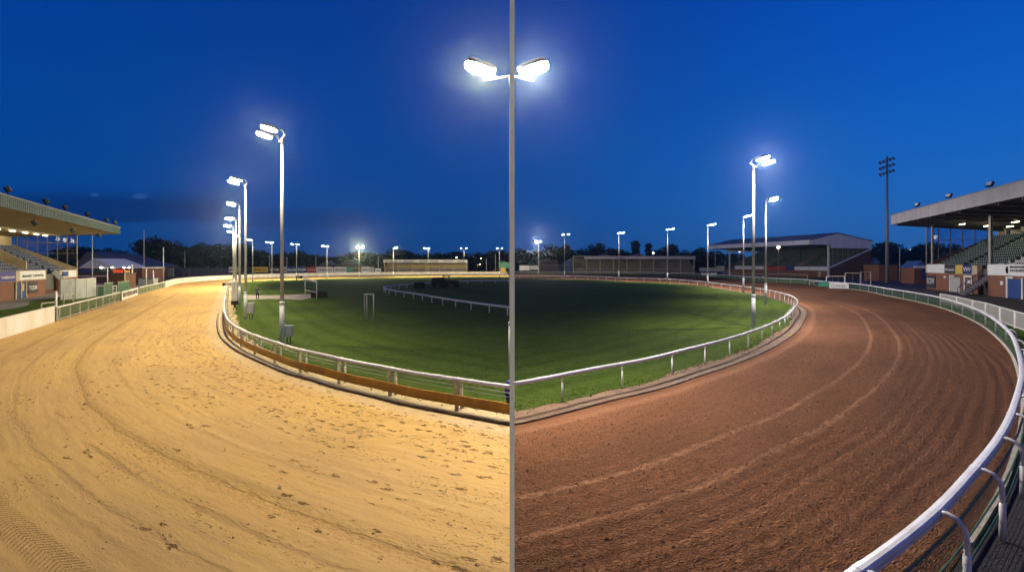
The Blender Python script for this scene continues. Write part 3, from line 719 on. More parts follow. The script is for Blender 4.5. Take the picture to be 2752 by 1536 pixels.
# white signal column with black foot
p = U(631, 826); t = thing('signal_column', 'white box column with black foot behind the left running rail', 'marker post', p)
for s in (-1, 1): MB().box((p.x + s * .17, p.y, 1.60), (.27, .22, 1.95)).build('panel', M['white'], t)
MB().box((p.x, p.y, .50), (.62, .3, .42)).build('foot_box', M['black'], t); MB().tube([(p.x, p.y, 0), (p.x, p.y, .32)], .12, 8).build('stem', M['kerb'], t)
MB().bar((p.x - 1.25, p.y, 2.62), (p.x + .3, p.y, 2.62), .1, .12).build('arm', M['white'], t); MB().bar((p.x - 1.15, p.y, 2.42), (p.x + .2, p.y, 2.42), .06, .14).build('arm', M['kerb'], t)
MB().ell((p.x - 1.15, p.y - .05, 2.42), (.14, .14, .18)).build('lamp', M['dark'], t)
# ---------------------------------------------------------------- divider strip between the two halves, added here as a pale post
p = Vector((.002, 6.5, 0)); t = thing('divider_post', 'thin pale divider strip built as a full height post between golden sand and red dirt', 'post', p)
m, nt, b, o_ = nt_new('opal_plastic'); g = G(nt); tr = g.n('ShaderNodeBsdfTranslucent'); tr.inputs[0].default_value = (.90, .93, .84, 1); mx = g.n('ShaderNodeMixShader'); mx.inputs[0].default_value = .6
b.inputs['Base Color'].default_value = (.78, .80, .70, 1); b.inputs['Roughness'].default_value = .5; g.l(b.outputs[0], mx.inputs[1]); g.l(tr.outputs[0], mx.inputs[2]); g.l(mx.outputs[0], o_.inputs[0]); M['slim'] = m
MB().box((p.x, p.y, 4.3), (.062, .062, 8.6)).build('shaft', M['slim'], t, bevel=.004)
MB().box((p.x, p.y, .02), (.2, .2, .04)).build('base_plate', M['slim'], t); MB().box((p.x, p.y, 8.61), (.075, .075, .03)).build('cap', M['slim'], t)
# ---------------------------------------------------------------- stands
class Fr:
    def __init__(s, ox, oy, back, sg):
        b = Vector((*back, 0)).normalized(); s.b = b; s.u = Vector((b.y, -b.x, 0)) * sg; s.o = Vector((ox, oy, 0))
    def __call__(s, a, b, z): return s.o + s.u * a + s.b * b + Vector((0, 0, z))
    def a_at(s, px, b=0.0):
        k = (px - CX) / F; o = s.o + s.b * b
        return (k * o.y - o.x) / (s.u.x - k * s.u.y)
def fbox(f, a0, a1, b0, b1, z0, z1, mb=None):
    mb = mb or MB(); mb.hex([f(a0, b0, z0), f(a1, b0, z0), f(a1, b1, z0), f(a0, b1, z0), f(a0, b0, z1), f(a1, b0, z1), f(a1, b1, z1), f(a0, b1, z1)]); return mb
def fprism(f, a0, a1, prof, mb=None):
    """prof: list of (b, z), extruded from a0 to a1"""
    mb = mb or MB(); n = len(prof); mb.add([f(a0, b, z) for b, z in prof] + [f(a1, b, z) for b, z in prof],
        [tuple(range(n)), tuple(range(2 * n - 1, n - 1, -1))] + [(k, (k + 1) % n, n + (k + 1) % n, n + k) for k in range(n)]); return mb
def sign(f, par, px0, px1, z0, z1, m, b=-.12, words=None, ink='inkblack', size=None):
    a0, a1 = f.a_at(px0, b), f.a_at(px1, b)
    s = fbox(f, min(a0, a1), max(a0, a1), b, b + .08, z0, z1).build('sign', M[m], par)
    if words:
        sz = size or (z1 - z0) * .45; P0 = f(a0, b - .02, z0 + (z1 - z0) * .3); P1 = f(a1, b - .02, z0 + (z1 - z0) * .3)
        d = (P1 - P0); w = d.length; d.normalize()
        text(words, s, P0 + d * w * .08, d, sz, M[ink], width=w * .84, bold=.01)
    return s
def rake(f, par, a0, a1, b0, z0, b1, z1, rows, seatmat, seat_a0, seat_a1, pitch=.55, aisles=(), whitefn=None, ind=100, flat=False):
    dz = (z1 - z0) / rows; db = (b1 - b0) / rows
    prof = [(b0 - .2, 0), (b0 - .2, z0)]
    for i in range(rows): prof += [(b0 + i * db, z0 + i * dz), (b0 + (i + 1) * db, z0 + i * dz)]
    prof += [(b1, z1), (b1, 0)]
    fprism(f, a0, a1, prof).build('terrace', M['slab'], par)
    pos = []
    for i in range(rows):
        a = seat_a0
        while a < seat_a1:
            if not any(abs(a - q) < .6 for q in aisles): pos.append((a, b0 + i * db + .25, z0 + i * dz, whitefn(a, i) if whitefn else False))
            a += pitch
    def vis(q):
        w = f(q[0], q[1], q[2]); return w.y > 0 and abs(w.x / w.y) < 1.02
    pos = [q for q in pos if vis(q)]; pos.sort(key=lambda q: (f(q[0], q[1], q[2]) - Vector((0, 0, H))).length)
    def seatmesh(mb, q):
        a, b, z, _ = q; fbox(f, a - .21, a + .21, b - .05, b + .33, z + .38, z + .43, mb); fbox(f, a - .21, a + .21, b + .30, b + .36, z + .43, z + .82, mb); fbox(f, a - .03, a + .03, b + .1, b + .2, z, z + .38, mb)
    for q in pos[:ind]:
        mb = MB(); seatmesh(mb, q); mb.build('seat', M['whiteseat' if q[3] else seatmat], par)
    trim = MB()
    for a, b, z, _ in pos: fbox(f, a - .07, a + .07, b + .27, b + .298, z + .62, z + .78, trim)
    tag(trim.build('seat_labels', M['whiteseat'], par), kind='stuff')
    for wh in (False, True):
        mb = MB(); n = 0
        for q in pos[ind:]:
            if q[3] == wh: seatmesh(mb, q); n += 1
        if n: tag(mb.build('seats' if not wh else 'pale_seats', M['whiteseat' if wh else seatmat], par), kind='stuff')
def glazing(f, par, a, b0, b1, zb, zt, n, midz):
    """end wall glazing at a; zb/zt functions of b"""
    for k in range(n):
        x0 = b0 + (b1 - b0) * k / n; x1 = b0 + (b1 - b0) * (k + 1) / n
        mb = MB(); mb.hex([f(a - .02, x0, zb(x0)), f(a + .02, x0, zb(x0)), f(a + .02, x1, zb(x1)), f(a - .02, x1, zb(x1)), f(a - .02, x0, zt(x0)), f(a + .02, x0, zt(x0)), f(a + .02, x1, zt(x1)), f(a - .02, x1, zt(x1))])
        mb.build('window_pane', M['glass'], par)
    for k in range(n + 1):
        x = b0 + (b1 - b0) * k / n
        MB().bar(f(a, x, zb(x) - .1), f(a, x, zt(x)), .12).build('mullion', M['mullion'], par)
    for mz in midz:
        # only where the glass is that high
        x1 = b1
        while zb(x1) > mz and x1 > b0: x1 -= .2
        MB().bar(f(a, b0, mz), f(a, x1, mz), .08).build('transom', M['mullion'], par)
def spot(f, par, a, b, z, up=True):
    p = f(a, b, z); s = 1 if up else -1
    t = thing('roof_floodlight', '', 'floodlight', p)
    MB().tube([p, p + Vector((0, 0, .35 * s))], .05, 6).build('bracket', M['dark'], t)
    c = p + Vector((0, 0, .6 * s)); rz = math.atan2(-f.b.x, f.b.y)
    MB().box(c, (.75, .30, .62), rz + .5, -.5).build('housing', M['black'], t)
    R = Matrix.Rotation(rz + .5, 3, 'Z') @ Matrix.Rotation(-.5, 3, 'X')
    MB().box(c + R @ Vector((0, -.17, 0)), (.62, .03, .48), rz + .5, -.5).build('glass', M['whitesign'], t)
    return t
def tube_light(f, par, a, b, z, length=1.6, watts=120):
    MB().bar(f(a - length / 2, b, z), f(a + length / 2, b, z), .16, .10).build('tube_light', M['tube'], par)
    L = bpy.data.lights.new('tube_glow', 'POINT'); L.energy = watts; L.color = (1, .84, .48); L.shadow_soft_size = .3
    o = bpy.data.objects.new('tube_glow', L); C.objects.link(o); o.parent = par; o.location = f(a, b, z - .35) - parent_world(par)
# --- left grandstand
FL = Fr(-76.2, 89.7, (-.8896, -.4566), -1)
SL = thing('grandstand', 'left grandstand with green roof edge, lit cream ceiling and dark blue seats', 'grandstand', FL(0, 0, 0))
LEN = 78
a_st0, a_st1 = FL.a_at(158), FL.a_at(122)
fbox(FL, 0, a_st0, 0, .4, 0, 2.3).build('wall', M['brick'], SL); fbox(FL, a_st1, LEN, 0, .4, 0, 2.3).build('wall', M['brick'], SL)
fbox(FL, 0, a_st0, -.1, .5, 2.3, 3.55).build('parapet', M['cream'], SL); fbox(FL, a_st1, LEN, -.1, .5, 2.3, 3.6).build('parapet', M['cream'], SL)
rake(FL, SL, .3, LEN, .8, 3.0, 8.2, 7.2, 10, 'blueseat', 1.2, 44, .56, aisles=(9.5, 19, 29), whitefn=lambda a, i: False)
fbox(FL, 0, LEN, 8.6, 9.0, 0, 9.2).build('back_wall', M['cream'], SL)
fbox(FL, 13, 60, 7.7, 8.5, 7.3, 9.1).build('press_box', M['cream'], SL)
for i in range(5): fbox(FL, 16 + i * 6, 20.5 + i * 6, 7.62, 7.69, 7.9, 8.8).build('window', M['dark'], SL)
# concrete stair side wall inside the seating
fprism(FL, FL.a_at(57, 2), FL.a_at(57, 2) + .3, [(1.4, 3.4), (1.4, 4.9), (6.5, 8.0), (6.5, 6.2)]).build('stair_wall', M['cream'], SL)
fprism(FL, FL.a_at(57, 2), FL.a_at(57, 2) + 9, [(4.2, 5.0), (4.2, 6.3), (4.4, 6.3), (4.4, 5.0)]).build('vomitory_wall', M['cream'], SL)
fprism(FL, -.15, .25, [(.0, 0), (.0, 3.9), (8.6, 7.9), (8.6, 0)]).build('end_wall', M['cream'], SL)
zt = lambda b: 10.0 - (b + 5.9) * .062
glazing(FL, SL, .05, .0, 7.9, lambda b: 3.9 + b * .465, zt, 6, [8.2, 6.4])
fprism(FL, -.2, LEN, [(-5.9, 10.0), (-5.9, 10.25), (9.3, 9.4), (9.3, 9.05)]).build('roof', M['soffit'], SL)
fprism(FL, -.25, LEN, [(-6.05, 9.95), (-6.05, 11.1), (-5.9, 11.1), (-5.9, 9.95)]).build('fascia', M['greenfascia'], SL)
rib = MB()
for i in range(150): fbox(FL, -.2 + i * .5, -.12 + i * .5, -6.08, -6.04, 9.97, 10.98, rib)
rib.build('cladding_rib', M['greenfascia'], SL)
fbox(FL, -.3, LEN, -6.15, -5.7, 11.1, 11.2).build('gutter', M['mullion'], SL)
fprism(FL, -.3, -.2, [(-6.05, 9.95), (-6.05, 11.1), (9.3, 10.1), (9.3, 9.0)]).build('verge_board', M['greenfascia'], SL)
for a in (3.2, 7.2, 11.8, 16.5, 21.5, 27): tube_light(FL, SL, a, 3.4, zt(3.4) - .15, 1.7, 36)
MB().bar(FL(.3, 2.2, zt(2.2) - .12), FL(40, 2.2, zt(2.2) - .12), .12).build('duct', M['mullion'], SL)
sign(FL, SL, 0, 43, 2.35, 3.62, 'navy', words='makinson', ink='inkwhite'); sign(FL, SL, -60, -2, 2.35, 3.62, 'whitesign')
sign(FL, SL, 53, 122, 2.42, 3.62, 'whitesign', words='BREWERS  CARPENTER', size=.42)
sign(FL, SL, 168, 205, 2.4, 3.5, 'whitesign'); sign(FL, SL, 169, 184, 2.55, 3.35, 'bluesign', b=-.24)
sign(FL, SL, 76, 101, .55, 2.1, 'darksign', words='TODM', ink='inkwhite', size=.8)
for x0, x1 in ((45, 55), (59, 69)): sign(FL, SL, x0, x1, .02, 2.05, 'bluedoor', b=-.06)['label'] = 'blue door in the brick wall'
for x in (43, 57, 71): sign(FL, SL, x, x + 2.4, 0, 2.25, 'cream', b=-.16)
sign(FL, SL, 60, 65, 1.0, 1.9, 'yellowsign', b=-.2)
st = MB()
for i in range(9): fbox(FL, a_st0 + .2, a_st1 - .2, .2 + i * .35, .55 + i * .35, 0, .35 * (i + 1), st)
st.build('staircase', M['darkbrick'], SL)
MB().bar(FL(a_st0 + .1, -1.4, .9), FL(a_st0 + .1, .6, 3.4), .12, .7).build('banner', M['whitesign'], SL)
fbox(FL, a_st0, a_st1, 3.0, 3.2, 0, 3.4).build('stair_backing', M['black'], SL)
for i, (px, py) in enumerate(((22, 512), (125, 548), (176, 566), (236, 584), (287, 599), (309, 607))):
    a = FL.a_at(px, -5.9); o = spot(FL, None, a, -5.85, 11.2); o['group'] = 'floodlights on the left stand roof'
    o['label'] = 'unlit black floodlight on the green roof edge, ' + ['nearest', 'second', 'third', 'fourth', 'fifth', 'farthest'][i] + ' of six along it'
for i, (px, bb) in enumerate(((92, -4.8), (194, -4.9), (265, -5.0))):
    a = FL.a_at(px, bb); o = spot(FL, None, a, bb, 9.85, False); o['group'] = 'floodlights under the left stand roof'
    o['label'] = 'black floodlight hanging under the cream ceiling, ' + ['nearest', 'middle', 'farthest'][i] + ' of three'
# --- right grandstand
FRt = Fr(76.4, 94.4, (.935, -.355), 1)
SR = thing('grandstand', 'right grandstand with grey roof edge, brick base and rows of green seats', 'grandstand', FRt(0, 0, 0))
LR = 62; b_st0, b_st1 = FRt.a_at(2628), FRt.a_at(2655)
fbox(FRt, 0, b_st0, 0, .4, 0, 2.95).build('wall', M['brick'], SR); fbox(FRt, b_st1, LR, 0, .4, 0, 2.95).build('wall', M['brick'], SR)
fbox(FRt, 0, b_st0, -.1, .5, 2.95, 4.35).build('parapet', M['cream'], SR); fbox(FRt, b_st1, LR, -.1, .5, 2.95, 4.35).build('parapet', M['cream'], SR)
rake(FRt, SR, .3, LR, .8, 3.9, 9.2, 9.1, 13, 'greenseat', 1.0, 52, .55, aisles=(12, 24, 36), whitefn=lambda a, i: abs(a - (24 + i * .9)) < 2.2 and i < 7)
fbox(FRt, 0, LR, 10.3, 10.7, 0, 10.7).build('back_wall', M['cream'], SR)
for i in range(9): MB().bar(FRt(4 + i * 6, 10.1, 9), FRt(4 + i * 6, 10.1, 10.8), .35).build('pier', M['dark'], SR)
for i in range(8): MB().bar(FRt(4 + i * 6, 10.0, 10.6), FRt(10 + i * 6, 10.0, 9.4), .12).build('brace', M['dark'], SR)
fprism(FRt, -.15, .25, [(.0, 0), (.0, 4.5), (9.6, 9.5), (9.6, 0)]).build('end_wall', M['darkbrick'], SR)
ztr = lambda b: 11.9 - (b + 5.2) * .085
glazing(FRt, SR, .05, .0, 8.9, lambda b: 4.6 + b * .51, ztr, 5, [8.9])
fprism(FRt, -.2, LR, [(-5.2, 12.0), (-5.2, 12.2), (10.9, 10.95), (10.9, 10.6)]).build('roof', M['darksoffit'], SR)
fprism(FRt, -.25, LR, [(-5.4, 11.95), (-5.4, 13.7), (-5.2, 13.7), (-5.2, 11.95)]).build('fascia', M['greyfascia'], SR)
fbox(FRt, -.3, LR, -5.5, -5.0, 13.7, 13.8).build('gutter', M['mullion'], SR)
fprism(FRt, -.3, -.2, [(-5.4, 11.95), (-5.4, 13.7), (10.9, 12.2), (10.9, 10.6)]).build('verge_board', M['greyfascia'], SR)
fprism(FRt, -.2, LR, [(-5.2, 13.6), (-5.2, 13.75), (10.9, 12.3), (10.9, 12.15)]).build('roof_sheet', M['roofdark'], SR)
for i in range(12): fprism(FRt, 2 + i * 5, 2.25 + i * 5, [(-5.1, 11.6), (-5.1, 12.0), (10.2, 10.7), (10.2, 10.2)]).build('rafter', M['dark'], SR)
for px, w in ((2504, .28), (2660, .34)): a = FRt.a_at(px); MB().bar(FRt(a, .1, 4.3), FRt(a, .1, 11.6), w).build('column', M['mullion'], SR)
for px, b in ((2586, 0), (2652, 3.5), (2714, 6), (2729, 3.5)): tube_light(FRt, SR, FRt.a_at(px, b), b, ztr(b) - .6, 1.7, 34)
sign(FRt, SR, 2491, 2538, 3.05, 4.5, 'whitesign'); sign(FRt, SR, 2538.5, 2567, 3.0, 4.45, 'darksign', words='RACING', ink='inkwhite', size=.5); sign(FRt, SR, 2567.5, 2586, 3.0, 4.4, 'yellowsign')['label'] = 'pale yellow panel'
sign(FRt, SR, 2587, 2611, 3.0, 4.4, 'bluestair', words='VVV', ink='inkwhite', size=.9); sign(FRt, SR, 2655, 2704, 3.0, 4.5, 'whitesign')
sign(FRt, SR, 2704.5, 2775, 3.0, 4.5, 'whitesign'); s_ = SR.children[-1]
for i, w_ in enumerate(('BRADSTONE', 'D & M BLAKSON')):
    aa, ab = FRt.a_at(2718), FRt.a_at(2760); P0 = FRt(aa, -.16, 4.0 - i * .45); P1 = FRt(ab, -.16, 4.0 - i * .45); d = (P1 - P0)
    text(w_, s_, P0, d, .42, M['inkblack'], width=d.length, bold=.012)
MB().ell(FRt(FRt.a_at(2711), -.16, 3.75), (.22, .12, .5), 8, 6).build('emblem', M['inkblack'], s_)
sign(FRt, SR, 2706, 2743, .02, 2.55, 'bluedoor', b=-.06)['label'] = 'wide blue double door in the brick wall'
for x in (2703, 2744): sign(FRt, SR, x, x + 4, 0, 2.75, 'white', b=-.14)
sign(FRt, SR, 2702, 2722, 2.62, 2.85, 'white', b=-.15)
sign(FRt, SR, 2555, 2580, .02, 2.35, 'cab', b=-.06)['label'] = 'grey shutter in the brick wall'
sign(FRt, SR, 2551, 2553.5, 0, 2.6, 'white', b=-.14); sign(FRt, SR, 2551, 2563, 2.45, 2.7, 'white', b=-.14)
sign(FRt, SR, 2597, 2608, .02, 2.5, 'wood', b=-.06); sign(FRt, SR, 2590, 2593, 0, 2.6, 'white', b=-.2); sign(FRt, SR, 2609, 2611, 0, 2.6, 'white', b=-.2)
sign(FRt, SR, 2589, 2611, 2.5, 2.8, 'white', b=-.22); sign(FRt, SR, 2598, 2608, 1.6, 2.1, 'whitesign', b=-.2)
sign(FRt, SR, 2688, 2695, 1.7, 2.2, 'whitesign'); sign(FRt, SR, 2536, 2541, 2.2, 2.5, 'whitesign')
sign(FRt, SR, 2490, 2513, .3, 2.5, 'darksign', words='ROW', ink='inkwhite', size=1.6)
st = MB()
for i in range(12): fbox(FRt, b_st0 + .3, b_st1 - .2, -2.4 + i * .33, -2.07 + i * .33, .28 * i, .28 * (i + 1), st)
st.build('staircase', M['slab'], SR)
for a in (b_st0 + .2, b_st1 - .1):
    mb = MB(); mb.bar(FRt(a, -2.5, 1.0), FRt(a, 1.6, 4.6), .07)
    for i in range(14): mb.bar(FRt(a, -2.5 + i * .3, .28 * i), FRt(a, -2.5 + i * .3, 1.0 + .265 * i), .035)
    mb.build('stair_railing', M['bluestair'], SR)
for i, (px, lab) in enumerate(((2464, 'farthest'), (2549, 'middle'), (2659, 'nearest'))):
    a = FRt.a_at(px, -5.2); o = spot(FRt, None, a, -5.15, 13.8); o['group'] = 'floodlights on the right stand roof'; o['label'] = 'unlit dark floodlight on the grey roof edge, %s of three' % lab
# --- gabled stand
FM = Fr(91.6, 220, (.963, .27), 1)
SM = thing('grandstand', 'distant gabled grandstand with pale cladding, brick base and green seats', 'grandstand', FM(0, 0, 0))
LM = 51.9
fbox(FM, 0, LM, 0, .4, 0, 2.3).build('wall', M['brick'], SM)
rake(FM, SM, .3, LM - .3, .8, 2.6, 16.5, 9.4, 18, 'greenseat', 1, LM - 1, .7, aisles=(12, 25, 38), ind=0)
for a in (20, 36): fprism(FM, a, a + 2.6, [(3, 4.2), (3, 5.0), (9, 7.8), (9, 6.6)]).build('stair_wall', M['concrete'], SM)
fprism(FM, LM - .3, LM, [(0, 0), (0, 3.4), (17.6, 9.7), (17.6, 0)]).build('side_wall', M['darkbrick'], SM)
MB().bar(FM(LM + .1, 0, 3.5), FM(LM + .1, 17.6, 9.8), .3, .35).build('coping', M['clad'], SM)
fprism(FM, 0, .3, [(0, 0), (0, 3.4), (17.6, 9.7), (17.6, 0)]).build('side_wall', M['darkbrick'], SM)
fbox(FM, 0, LM, 17.3, 17.6, 0, 12.4).build('back_wall', M['darkbrick'], SM)
for a in (0, LM):
    fprism(FM, a - .15, a + .15, [(-8, 11.0), (-8, 12.4), (3, 14.8), (17.7, 12.4), (17.7, 9.9), (.5, 9.9), (.5, 11.0)]).build('gable', M['clad'], SM)
fprism(FM, -.4, LM + .3, [(-8.2, 12.35), (-8.2, 12.6), (3, 15.1), (18.2, 12.6), (18.2, 12.35), (3, 14.8)]).build('roof', M['roofdark'], SM)
fbox(FM, -.3, LM - .2, -8.3, -8.1, 11.0, 12.5).build('fascia', M['clad'], SM)
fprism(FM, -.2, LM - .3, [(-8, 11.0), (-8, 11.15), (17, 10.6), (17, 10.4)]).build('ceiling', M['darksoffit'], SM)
for i in range(8): b = 1 + i * 2.2; MB().bar(FM(LM, b, 3.5 + b * .358), FM(LM, b, 10), .16).build('mullion', M['mullion'], SM)
for a in (LM - .5, 3): MB().bar(FM(a, -.2, 0), FM(a, -.2, 11), .5).build('column', M['clad'], SM)
for i in range(4): MB().bar(FM(10 + i * 11, 8, 5), FM(10 + i * 11, 8, 10.7), .3).build('column', M['dark'], SM)
for x0, x1, mm, z0 in ((1975, 2020, 'whitesign', 2.5), (2022, 2052, 'whitesign', 2.5), (2053, 2110, 'redsign', 2.3), (2112, 2134, 'bluesign', 2.4), (2135, 2174, 'whitesign', 2.4), (2175, 2226, 'whitesign', 2.4)):
    sign(FM, SM, x0, x1, z0, z0 + 1.35, mm)
sign(FM, SM, 2198, 2205, .2, 2.0, 'cream'); 
# --- two low open stands at the far side
def low_stand(label, x0, x1, y, depth, zt_, fh, ncol, wallm, fasm, words, raildepth=.0):
    t = thing('open_stand', label, 'grandstand', (x0, y, 0)); f = Fr(x0, y, (0, 1), 1); w = x1 - x0
    fbox(f, 0, w, depth - .3, depth, 0, zt_ - fh).build('back_wall', M[wallm], t)
    fprism(f, 0, w, [(0, 0), (0, .9), (1, .9), (1, 1.5), (2, 1.5), (2, 2.1), (3, 2.1), (3, 2.7), (depth - .4, 2.7), (depth - .4, 0)]).build('terrace', M['concrete'], t)
    fprism(f, -.3, w + .3, [(-.8, zt_ - .25), (-.8, zt_), (depth + .3, zt_ - .9), (depth + .3, zt_ - 1.15)]).build('roof', M['roofdark'], t)
    fa = fbox(f, -.3, w + .3, -1.0, -.8, zt_ - fh, zt_).build('fascia', M[fasm], t)
    for i in range(ncol + 1):
        a = w * i / ncol; MB().bar(f(a, .1, 0), f(a, .1, zt_ - .4), .42).build('column', M['cream'], t)
    MB().bar(f(0, -.1, 2.4), f(w, -.1, 2.4), .18).build('handrail', M['cream'], t)
    for k, (q0, wd, wrd, mm) in enumerate(words): text(wrd, fa, f(q0, -1.05, zt_ - fh * .72), (1, 0, 0), fh * .55, M[mm], width=wd, bold=.02)
    for q0 in (0, w - .25): fprism(f, q0, q0 + .25, [(.2, 0), (.2, 3), (depth - .3, zt_ - 1.6), (depth - .3, 0)]).build('end_wall', M[wallm], t)
    return t
low_stand('small open stand with white lettered fascia behind the far end of the sand track', -58.0, -20.5, 233, 6, 6.6, 1.35, 6, 'cream', 'whitesign', [(1, 5, 'Perkins', 'inkblack'), (9, 4.5, 'BUILDERS', 'inkblue'), (16, 3.6, 'DRAINAGE', 'inkblack'), (21, 3.6, 'ENGINEERS', 'inkblack'), (27, 4.5, 'PETERBRO', 'inkblue'), (33, 3.6, 'HIRE', 'inkblack')])
low_stand('long low open stand with grey fascia beyond the red dirt track', 29, 86, 242, 8, 8.4, 1.5, 9, 'concrete', 'greysign', [(20, 4, 'NESS', 'inkblue'), (26, 9, 'BUILDERS', 'inkwhite')])
sgn = MB().box((31.5, 240.8, 7.6), (5, .1, 1.2)).build('hoarding', M['darksign']); tag(sgn, 'small black panel at the left end of the grey fascia', 'sign')
# ---------------------------------------------------------------- trackside hoardings (far left)
y0 = 226
HD = [(648, 677, 'darksign', '', 'inkwhite', 'dark hoarding left of the yellow one'), (679, 720, 'yellowsign', 'BOURNE CARS', 'inkblack', 'yellow hoarding with black lettering'), (722, 752, 'darksign', 'PARTY TIME', 'inkwhite', 'dark hoarding right of the yellow one'), (753, 770, 'greysign', 'ES', 'inkblack', 'narrow grey hoarding left of the blue one'), (771, 797, 'bluesign', 'Brownhill', 'inkwhite', 'blue hoarding with small white lettering'), (797.5, 823, 'bluesign', 'TOPI', 'inkwhite', 'blue hoarding with large white letters'), (824, 849, 'redsign', 'STATION', 'inkwhite', 'red hoarding with white lettering'), (850, 896, 'whitesign', 'THE MEADOWS', 'inkblack', 'white hoarding right of the red one'), (898, 931, 'whitesign', 'GREYHOUND', 'inkblack', 'white hoarding with dark lettering left of the pale green one'), (931.5, 948, 'greensign', '', 'inkblack', 'narrow pale green hoarding right of a white one'), (949, 969, 'brownsign', 'ALES', 'inkblack', 'brown hoarding with dark lettering'), (971, 996, 'whitesign', 'NEWS', 'inkblack', 'white hoarding right of the brown one'), (998, 1005, 'greysign', '', 'inkblack', 'tiny grey hoarding at the right end of the row'), (1008, 1024, 'whitesign', 'BAR', 'inkblack', 'low white hoarding beside the small open stand'), (615, 628, 'whitesign', 'MENU', 'inkblack', 'pale hoarding behind the left row of masts'), (632, 645, 'greysign', '', 'inkblack', 'grey hoarding just right of the left row of masts')]
for x0, x1, mm, w_, ink, lab in HD:
    yy = 200 if x0 < 800 else 224; a, b = (x0 - CX) / F * yy, (x1 - CX) / F * yy
    zt0 = H - (717 - HY) / F * yy if x0 < 1006 else H - (721 - HY) / F * yy; zb0 = H - (731.5 - HY) / F * yy
    t = thing('hoarding', lab, 'sign', (a, yy, 0), 'advertising hoardings behind the far boards')
    MB().box(((a + b) / 2, yy, (zt0 + zb0) / 2), (b - a, .12, zt0 - zb0)).build('panel', M[mm], t)
    for s in (.15, .85): MB().bar((a + (b - a) * s, yy + .15, 0), (a + (b - a) * s, yy + .15, zt0 - .1), .12).build('leg', M['galvdark'], t)
    if w_: text(w_, t, (a + (b - a) * .08, yy - .09, zb0 + (zt0 - zb0) * .3), (1, 0, 0), (zt0 - zb0) * .5, M[ink], width=(b - a) * .84, bold=.03)
# lilac hoarding wall at left
f = Fr(0, 0, (0, 1), 1)
wl = thing('wall', 'long lilac grey wall below the dark trees left of the masts', 'wall', ((415 - CX) / F * 190, 190, 0))
for i, (x0, x1) in enumerate(((414, 466), (466.4, 510), (510.4, 560), (560.4, 612))):
    a, b = (x0 - CX) / F * 190, (x1 - CX) / F * 186; MB().hex([Vector(v) for v in ((a, 190 - i, 0), (b, 189 - i, 0), (b, 189.3 - i, 0), (a, 190.3 - i, 0), (a, 190 - i, 3.1), (b, 189 - i, 3.1), (b, 189.3 - i, 3.1), (a, 190.3 - i, 3.1))]).build if False else None
    mb = MB(); mb.hex([Vector(v) for v in ((a, 190, 0), (b, 186, 0), (b, 186.3, 0), (a, 190.3, 0), (a, 190, 3.15), (b, 186, 3.15), (b, 186.3, 3.15), (a, 190.3, 3.15))]); mb.build('panel', M['purplewall' if i else 'cab'], wl)
    MB().bar((a, 189.8, 0), (a, 189.8, 3.3), .25).build('post', M['galvdark'], wl)
# ---------------------------------------------------------------- infield pieces
def frame_goal(pl, pr, hl, hr, m, label, mid=None, foot=None):
    t = thing('metal_frame', label, 'frame', pl)
    a, b = Vector(pl), Vector(pr)
    MB().tube([a, a + Vector((0, 0, hl))], .05, 8).build('upright', M[m], t, True); MB().tube([b, b + Vector((0, 0, hr))], .06, 8).build('upright', M[m], t, True)
    return t, a, b
a = U(820, 793); b = U(851, 805); t, A, B = frame_goal(a, b, 2.05 * a.y / 74, 2.35, 'white', 'white frame like a signal gantry on the infield path')
ha = (793 - 752) / F * A.y; hb = 2.35
MB().bar(A + Vector((-.9, 1.2, ha + .25)), B + Vector((0, 0, hb)), .12, .22).build('crossbar', M['white'], t)
MB().bar(A + Vector((0, 0, .75)), B + Vector((0, 0, .95)), .08).build('lower_bar', M['white'], t)
hs = A + Vector((-1.5, 1.6, ha + .35)); bx = MB().box(hs, (1.0, .3, .45), -.3).build('sign_box', M['black'], t)
text('84', bx, hs + Vector((-.35, -.2, -.16)), (1, -.25, 0), .42, M['inkwhite'], width=.6)
g = U(838, 801); t = thing('hurdle_stack', 'dark stacked boards on the grass beneath the white frame', 'boards', g)
for i in range(5): MB().box((g.x + .9 * i * .5, g.y - i * .3 + .8, .5), (.9, .12, 1.0 - i * .06), -.25).build('board', M['black'], t)
a = U(986, 858); b = U(1004, 866); t = thing('goal_frame', 'slim grey green frame standing alone on the dark infield grass', 'frame', a)
for q, h in ((a, 2.05), (b, 2.2)): MB().tube([q, q + Vector((0, 0, h))], .045, 8).build('upright', M['cab'], t, True)
MB().tube([a + Vector((-.35, .5, 2.0)), a + Vector((0, 0, 2.08)), b + Vector((0, 0, 2.18))], .05, 8).build('crossbar', M['cab'], t, True)
MB().tube([a + Vector((-.35, .5, 2.0)), a + Vector((-.35, .6, 0))], .03, 6).build('stay', M['cab'], t, True)
